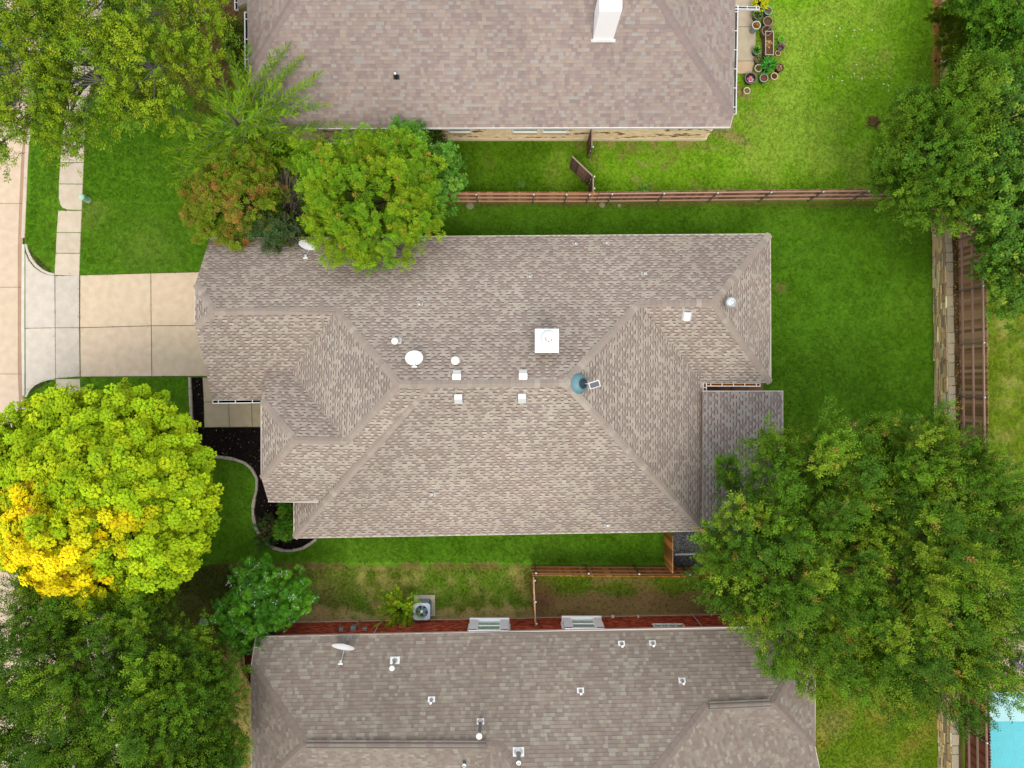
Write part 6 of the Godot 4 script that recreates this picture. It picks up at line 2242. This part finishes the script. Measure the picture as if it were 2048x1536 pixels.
	tree("shade_tree", "large dark green tree over the patio cover and the bottom roof", "tree", at(1540, 1060), 2.8, 0.24,
		[[1600, 925, 82, 6.2, 1.6], [1690, 905, 62, 6.0, 1.4], [1500, 1055, 78, 6.6, 1.6], [1600, 1040, 92, 7.4, 1.7], [1690, 990, 66, 6.6, 1.4], [1460, 1125, 50, 5.8, 1.2], [1545, 1150, 92, 7.2, 1.7], [1650, 1130, 82, 7.2, 1.6], [1575, 1250, 66, 6.2, 1.4], [1660, 1240, 72, 6.6, 1.5], [1500, 1210, 52, 5.8, 1.2], [1640, 1320, 46, 5.6, 1.1], [1575, 1320, 24, 4.6, 0.7], [1455, 940, 22, 4.6, 0.6], [1480, 990, 40, 5.4, 1.0], [1545, 890, 34, 5.2, 0.9], [1720, 1075, 52, 6.4, 1.2], [1430, 1090, 24, 5.0, 0.7], [1445, 1180, 28, 5.0, 0.8]],
		"spray", 0.34, [0.26, 0.6], 12.0, pick(elm), 315, {"shoots": 200, "tips": tips, "tip_share": 0.02, "bark": C(110, 92, 82)})
	tree("shade_tree", "large dark green tree between the stone wall and the pool, with orange tinged tips", "tree", at(1800, 1060), 3.0, 0.24,
		[[1815, 890, 62, 6.0, 1.4], [1875, 880, 52, 5.8, 1.3], [1850, 980, 88, 7.0, 1.6], [1780, 1010, 60, 6.6, 1.4], [1940, 990, 66, 6.6, 1.4], [2010, 1010, 52, 6.2, 1.2], [1850, 1090, 100, 7.6, 1.7], [1960, 1090, 86, 7.4, 1.6], [2030, 1100, 52, 6.6, 1.3], [1790, 1170, 76, 7.0, 1.5], [1890, 1200, 92, 7.2, 1.6], [1990, 1200, 74, 6.8, 1.5], [1770, 1270, 76, 6.6, 1.5], [1860, 1290, 82, 6.6, 1.5], [1950, 1290, 74, 6.4, 1.4], [2015, 1290, 40, 5.6, 1.1], [1800, 1360, 58, 5.8, 1.2], [1890, 1370, 55, 5.8, 1.2], [1965, 1360, 50, 5.6, 1.1], [1720, 1340, 52, 5.8, 1.2], [1925, 925, 30, 5.2, 0.8], [1760, 930, 40, 5.6, 1.0], [2080, 1060, 60, 6.4, 1.3], [2085, 1190, 60, 6.2, 1.3], [1740, 860, 30, 5.0, 0.8]],
		"spray", 0.34, [0.26, 0.6], 12.0, pick(elm), 316, {"shoots": 240, "tips": tips, "tip_share": 0.03, "bark": C(110, 92, 82)})
	# golden maple, left
	tree("maple_tree", "bright yellow green maple turning golden on its lower side", "tree", at(330, 980), 2.4, 0.2,
		[[50, 905, 78, 5.0, 1.4], [150, 850, 62, 5.2, 1.4], [225, 855, 70, 5.4, 1.5], [305, 880, 66, 5.2, 1.4], [355, 905, 40, 4.6, 1.0], [110, 960, 92, 6.0, 1.6], [215, 955, 100, 6.4, 1.7], [325, 975, 84, 5.6, 1.5], [380, 985, 38, 4.4, 1.0], [45, 1040, 66, 5.4, 1.4], [160, 1060, 95, 6.2, 1.6], [285, 1070, 95, 6.0, 1.6], [370, 1050, 50, 4.6, 1.1], [130, 1140, 62, 5.2, 1.2], [215, 1150, 55, 5.2, 1.2], [310, 1135, 48, 4.8, 1.1], [235, 1185, 30, 4.6, 0.7], [60, 1110, 40, 4.8, 0.9], [-30, 980, 80, 5.2, 1.4], [360, 1105, 36, 4.2, 0.8], [395, 955, 22, 3.8, 0.5], [165, 815, 22, 4.4, 0.5], [270, 800, 20, 4.4, 0.5], [305, 815, 20, 4.2, 0.5]],
		"maple", 0.42, [0.12, 0.24], 22.0, func(p: Vector3, rng: RandomNumberGenerator) -> Color:
			var c := at(110, 1095, 6.4)
			var c2 := at(225, 1050, 6.8)
			var d := minf(Vector2(p.x - c.x, p.z - c.z).length() - 0.9, Vector2(p.x - c2.x, p.z - c2.z).length() + 0.5)
			var t := d + noise.get_noise_2d(p.x * 1.1, p.z * 1.1) * 1.6 + rng.randf_range(-0.5, 0.5)
			if t < 0.7:
				return Color(0.70, 0.56, 0.008) if rng.randf() < 0.97 else Color(0.6, 0.36, 0.02)
			if t < 1.5:
				return Color(0.50, 0.50, 0.010)
			return [Color(0.30, 0.43, 0.010), Color(0.35, 0.45, 0.010), Color(0.25, 0.39, 0.010)][rng.randi() % 3], 317,
		{"bark": C(140, 130, 120), "twiggy": 0.3, "scale": [0.7, 1.15], "shoots": 260, "shoot_len": 1.1, "plume": [1.6, 3.2, 0.6, 0.9], "relief": 0.7})
	# dark street tree, bottom left
	var oak := [Color(0.06, 0.135, 0.010), Color(0.08, 0.165, 0.010), Color(0.12, 0.21, 0.012), Color(0.045, 0.10, 0.010)]
	tree("street_tree", "large dark green tree with spiky shoots filling the bottom left corner", "tree", at(310, 1330), 3.0, 0.22,
		[[95, 1225, 70, 6.2, 1.4], [185, 1225, 60, 6.0, 1.3], [275, 1230, 50, 5.8, 1.2], [310, 1190, 30, 5.2, 0.8], [60, 1310, 70, 6.2, 1.4], [160, 1320, 90, 7.0, 1.6], [270, 1315, 85, 7.2, 1.6], [360, 1320, 60, 6.2, 1.3], [410, 1350, 46, 5.6, 1.1], [250, 1410, 70, 7.0, 1.5], [340, 1420, 95, 7.2, 1.7], [425, 1420, 50, 5.8, 1.2], [160, 1470, 75, 6.6, 1.4], [270, 1500, 90, 7.0, 1.6], [380, 1500, 85, 6.8, 1.5], [440, 1490, 40, 5.6, 1.1], [130, 1530, 60, 6.2, 1.3], [90, 1390, 46, 6.0, 1.0], [110, 1165, 34, 5.6, 0.8], [300, 1580, 100, 6.8, 1.5], [420, 1570, 70, 6.2, 1.3], [190, 1590, 80, 6.4, 1.4], [45, 1260, 46, 5.8, 1.0]],
		"spray", 0.34, [0.26, 0.6], 12.0, pick(oak), 318, {"shoots": 420, "shoot_len": 1.2, "bark": C(96, 86, 78)})
	tree("street_tree", "part of a dark green tree at the left edge of the bottom left corner", "tree", at(60, 1440), 2.6, 0.16,
		[[15, 1450, 55, 5.8, 1.2], [35, 1510, 60, 6.0, 1.3], [-50, 1480, 80, 6.2, 1.4], [25, 1400, 26, 5.4, 0.8], [60, 1560, 60, 6.0, 1.2], [10, 1370, 26, 5.4, 0.7]],
		"spray", 0.34, [0.26, 0.6], 12.0, pick(oak), 319, {"shoots": 60, "bark": C(96, 86, 78)})
	tree("oleander_bush", "glossy narrow leaved bush at the corner of the red brick house", "bush", at(545, 1195), 0.5, 0.06,
		[[512, 1165, 46, 2.2, 0.9], [490, 1215, 42, 2.0, 0.9], [560, 1190, 52, 2.4, 1.0], [520, 1230, 50, 2.3, 1.0], [592, 1200, 30, 1.9, 0.8], [500, 1265, 30, 1.9, 0.7], [475, 1195, 26, 1.7, 0.6], [545, 1150, 26, 1.9, 0.6], [485, 1285, 16, 1.6, 0.5], [575, 1232, 24, 1.9, 0.6]],
		"blade_leaf", 0.6, [0.16, 0.32], 16.0, pick([Color(0.07, 0.22, 0.012), Color(0.10, 0.27, 0.015), Color(0.05, 0.17, 0.015)]), 320, {"mat": M.glossy_leaf, "glints": 330, "limbs": false, "scale": [0.75, 1.15]})
	wispy_shrub()
	# clipped hedge at the front wall and dark shrub before it
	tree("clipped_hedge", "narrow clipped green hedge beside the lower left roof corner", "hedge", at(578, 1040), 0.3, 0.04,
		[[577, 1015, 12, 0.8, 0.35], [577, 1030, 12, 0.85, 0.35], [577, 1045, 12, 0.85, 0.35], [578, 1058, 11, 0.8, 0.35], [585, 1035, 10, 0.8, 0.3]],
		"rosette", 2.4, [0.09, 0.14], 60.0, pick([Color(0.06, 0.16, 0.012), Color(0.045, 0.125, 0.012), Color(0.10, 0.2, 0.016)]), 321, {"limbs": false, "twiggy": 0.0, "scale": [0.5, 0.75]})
	tree("dark_shrub", "dark low shrub on the black mulch below the clipped hedge", "shrub", at(548, 1062), 0.25, 0.03,
		[[543, 1056, 17, 0.5, 0.35], [556, 1066, 14, 0.45, 0.3], [535, 1070, 10, 0.4, 0.25]],
		"spray", 1.2, [0.12, 0.2], 16.0, pick([Color(0.022, 0.05, 0.012), Color(0.03, 0.07, 0.014), Color(0.06, 0.05, 0.02)]), 322, {"limbs": false, "scale": [0.5, 0.8]})
	# star shaped weed
	var wd := thing("star_weed", "star shaped weed with narrow leaves in the top lawn", "weed", at(1043, 369))
	for k in 15:
		var m := MB.new()
		var a := TAU * k / 15.0 + 0.2 * sin(k * 3.0)
		var L := 0.2 + 0.1 * absf(sin(k * 1.7))
		leaf(m, Vector3(0, 0.06, 0), Vector3(cos(a), 0.35, sin(a)).normalized(), Vector3.UP, L, 0.035, 1.0)
		m.c.fill(Color(0.13, 0.27, 0.07))
		part(wd, "leaf", m.done(), M.leaf)
	var gl := thing("grass_clump", "arching yellow green grass clump beside the stone wall near the pool fence", "ornamental grass", at(1908, 1412, 1.0))
	tuft(gl, "blades", 0.05, 90, 0.6, 0.035, 0.12, [Color(0.2, 0.27, 0.04), Color(0.28, 0.3, 0.06)], 323, 0.8)
	var sw := thing("leafy_weed", "bright green leafy weed behind the long fence, right of the gate", "weed", at(1286, 379))
	tuft(sw, "foliage", 0.1, 46, 0.14, 0.08, 0.18, [Color(0.14, 0.33, 0.03), Color(0.10, 0.26, 0.03)], 324)

# feathery tree with radiating boughs
func cypress() -> void:
	var rng := rand(330)
	var base := at(515, 290)
	var o := thing("feathery_tree", "feathery light green tree with radiating pale boughs, over the top roof corner", "tree", base)
	var tip := at(452, 222, 8.0) - base
	var tm := MB.new()
	tm.col = C(150, 138, 118)
	tm.tube([Vector3(0, -0.1, 0), tip * 0.3, tip * 0.65, tip], [0.16, 0.12, 0.07, 0.02], 10)
	part(o, "trunk", tm.done(), M.bark)
	var xs: Array[Transform3D] = []
	var cc := PackedColorArray()
	var ends := [[648, 212, 4.6], [672, 248, 4.0], [635, 150, 5.0], [618, 165, 5.4], [575, 95, 5.2], [610, 200, 5.6], [545, 110, 5.4], [498, 95, 5.0], [448, 85, 5.0], [440, 140, 5.6], [500, 150, 6.4], [400, 180, 5.2], [375, 230, 4.8], [350, 270, 4.6], [340, 300, 4.0], [360, 345, 3.6], [345, 330, 3.6], [400, 335, 4.2], [425, 320, 4.6], [450, 330, 4.8], [480, 320, 5.0], [520, 320, 4.6], [560, 300, 4.6], [600, 290, 4.4], [620, 262, 4.4], [585, 230, 5.6], [555, 180, 6.0], [530, 220, 6.8], [480, 190, 7.0], [430, 200, 6.6], [420, 250, 6.4], [460, 280, 6.6], [510, 270, 6.4], [560, 255, 6.0], [390, 290, 5.2], [370, 380, 3.2], [350, 365, 3.0], [470, 120, 5.6], [400, 130, 4.6], [410, 380, 3.4], [545, 330, 4.0], [575, 140, 5.4], [600, 120, 4.8], [380, 315, 4.6], [440, 360, 4.0]]
	var cols := [Color(0.15, 0.28, 0.010), Color(0.11, 0.235, 0.010), Color(0.21, 0.33, 0.012), Color(0.07, 0.17, 0.012)]
	for e in ends:
		var p := at(e[0], e[1], e[2]) - base
		var f := clampf((e[2] - 1.8) / 7.0, 0.12, 0.85)
		var s := tip * f
		var m := MB.new()
		m.col = C(196, 186, 160)
		var mid := s.lerp(p, 0.5) + Vector3(rng.randf_range(-0.2, 0.2), 0.25, rng.randf_range(-0.2, 0.2))
		m.tube([s, mid, p], [0.03, 0.02, 0.008], 5)
		part(o, "bough", m.done(), M.bark)
		var L := (p - s).length()
		var t := 0.12
		while t < 1.0:
			var q := s.lerp(mid, t * 2.0) if t < 0.5 else mid.lerp(p, t * 2.0 - 1.0)
			var along: Vector3 = (p - s).normalized()
			for side in [-1.0, 1.0]:
				if rng.randf() < 0.2:
					continue
				var lat: Vector3 = along.cross(Vector3.UP).normalized() * side
				var d: Vector3 = (lat * rng.randf_range(0.4, 1.0) + along * rng.randf_range(0.5, 1.1) + Vector3(0, rng.randf_range(-0.2, 0.55), 0)).normalized()
				var sc := rng.randf_range(0.5, 0.95) * (1.15 - 0.5 * t)
				var b := up_to(d, 0.0)
				# the flat of the spray faces upward
				var z: Vector3 = (Vector3.UP - d * d.y).normalized()
				b = Basis(d.cross(z).normalized(), d, z)
				b = b * Basis(Vector3.UP, rng.randf_range(-0.5, 0.5))
				xs.append(Transform3D(b.scaled_local(Vector3.ONE * sc), q + Vector3(rng.randf_range(-0.06, 0.06), rng.randf_range(-0.05, 0.05), rng.randf_range(-0.06, 0.06))))
				cc.append(vary(cols[rng.randi() % 4], rng, 0.18, 0.08))
			t += 0.05 / L
		for k in 4:
			var d := ((p - mid).normalized() + Vector3(rng.randf_range(-0.3, 0.3), 0.2, rng.randf_range(-0.3, 0.3))).normalized()
			xs.append(Transform3D(up_to(d, rng.randf() * TAU).scaled_local(Vector3.ONE * 0.7), p))
			cc.append(vary(cols[2], rng, 0.15, 0.06))
	multi(o, "crown", sprig("feather"), M.leaf, xs, cc)

func wispy_shrub() -> void:
	var rng := rand(331)
	var base := at(806, 1208)
	var o := thing("wispy_shrub", "wispy bright green shrub with arching stems beside the air conditioner", "shrub", base)
	var xs: Array[Transform3D] = []
	var cc := PackedColorArray()
	for k in 64:
		var a := rng.randf() * TAU
		var r := rng.randf_range(0.3, 1.2)
		var hh := rng.randf_range(0.5, 1.25)
		var p := Vector3(cos(a) * r, hh, sin(a) * r)
		var mid := Vector3(p.x * 0.4, hh * 0.75, p.z * 0.4)
		var m := MB.new()
		m.col = C(120, 130, 60)
		m.tube([Vector3.ZERO, mid, p], [0.014, 0.01, 0.004], 4)
		part(o, "stem", m.done(), M.bark)
		for s in 12:
			var t := 0.25 + 0.75 * s / 11.0
			var q := (Vector3.ZERO.lerp(mid, t * 2.0) if t < 0.5 else mid.lerp(p, t * 2.0 - 1.0))
			var d := ((p - mid).normalized() + Vector3(rng.randf_range(-0.6, 0.6), rng.randf_range(-0.1, 0.5), rng.randf_range(-0.6, 0.6))).normalized()
			xs.append(Transform3D(up_to(d, rng.randf() * TAU).scaled_local(Vector3.ONE * rng.randf_range(0.4, 0.7)), q))
			cc.append(vary([Color(0.19, 0.38, 0.014), Color(0.28, 0.44, 0.018), Color(0.13, 0.29, 0.014), Color(0.40, 0.42, 0.02)][rng.randi() % 4], rng, 0.15, 0.06))
	multi(o, "crown", sprig("spray"), M.leaf, xs, cc)

# ---------------------------------------------------------------- grass
func grass_patch(nm: String, label: String, rects: Array, density: float, seed_: int, y0: float, lawn: bool) -> void:
	var m := MB.new()
	var rng := rand(seed_)
	for k in 7:
		var a := rng.randf() * TAU
		var d := Vector3(cos(a), rng.randf_range(0.35, 1.1), sin(a)).normalized()
		var o := Vector3(rng.randf_range(-0.03, 0.03), 0, rng.randf_range(-0.03, 0.03))
		leaf(m, o, d, (Vector3.UP - d * d.y).normalized(), rng.randf_range(0.05, 0.085), 0.012, rng.randf_range(0.8, 1.25))
	var mesh := m.done()
	var buf := PackedFloat32Array()
	var boxes := []
	for b in blocked:
		var r := Rect2(b[0], Vector2.ZERO)
		for p in b:
			r = r.expand(p)
		boxes.append(r)
	var count := 0
	for r: Rect2 in rects:
		var near_: Array = []
		for k in boxes.size():
			if boxes[k].intersects(r):
				near_.append(k)
		for k in int(r.size.x * r.size.y * density):
			var p := r.position + Vector2(rng.randf() * r.size.x, rng.randf() * r.size.y)
			if lawn and p.x < kerb_x(p.y) + 0.05:
				continue
			var hit := false
			for j in near_:
				if boxes[j].has_point(p) and Geometry2D.is_point_in_polygon(p, blocked[j]):
					hit = true
					break
			if hit:
				continue
			var c := lawn_colour(p.x, p.y) if lawn else Color(0.15, 0.21, 0.018).lerp(Color(0.30, 0.26, 0.08), clampf(0.2 + noise.get_noise_2d(p.x, p.y) * 1.4, 0.0, 0.8))
			var g := c.g / maxf(c.r, 0.001)
			if g < 1.05 and rng.randf() < 0.6:
				continue
			var f := rng.randf_range(0.65, 1.7)
			var a := rng.randf() * TAU
			var s := rng.randf_range(0.6, 1.3)
			var ca := cos(a) * s
			var sa := sin(a) * s
			buf.append_array(PackedFloat32Array([ca, 0.0, sa, p.x, 0.0, s, 0.0, y0, -sa, 0.0, ca, p.y, c.r * f * rng.randf_range(0.8, 1.3), c.g * f, c.b * f, 1.0]))
			count += 1
	var mm := MultiMesh.new()
	mm.transform_format = MultiMesh.TRANSFORM_3D
	mm.use_colors = true
	mm.mesh = mesh
	mm.instance_count = count
	mm.buffer = buf
	var o := MultiMeshInstance3D.new()
	o.name = numbered(self, nm)
	o.multimesh = mm
	o.material_override = M.blade
	add_child(o, true)
	o.set_meta("kind", "stuff")
	tag(o, label, "grass")
	total += count

func build_grass() -> void:
	var d := 210.0
	grass_patch("grass", "yellow green grass blades of the top lawn", [Rect2(-23.4, -19.5, 12.6, 10.65), Rect2(-10.9, -12.0, 20.5, 3.1), Rect2(9.4, -19.5, 11.0, 10.6)], d, 401, 0.0, true)
	grass_patch("grass", "dense green grass blades round the middle house", [Rect2(-24, -8.8, 11.2, 9.6), Rect2(-13, -8.75, 24.2, 2.6), Rect2(11.1, -8.75, 9.4, 17.3), Rect2(-24, 0.5, 16, 8.2), Rect2(-9.4, 6.3, 17, 2.4)], d, 402, 0.0, true)
	grass_patch("grass", "sparse dry grass blades of the bottom lawns", [Rect2(-22.5, 8.8, 11.6, 10.5), Rect2(-11, 8.8, 25, 2.7), Rect2(13.4, 8.9, 7.1, 10.6)], d, 403, 0.0, true)
	grass_patch("grass", "pale yellow green grass behind the right fence", [Rect2(21.4, -8, 4.0, 12.5)], d * 1.2, 404, 1.0, false)
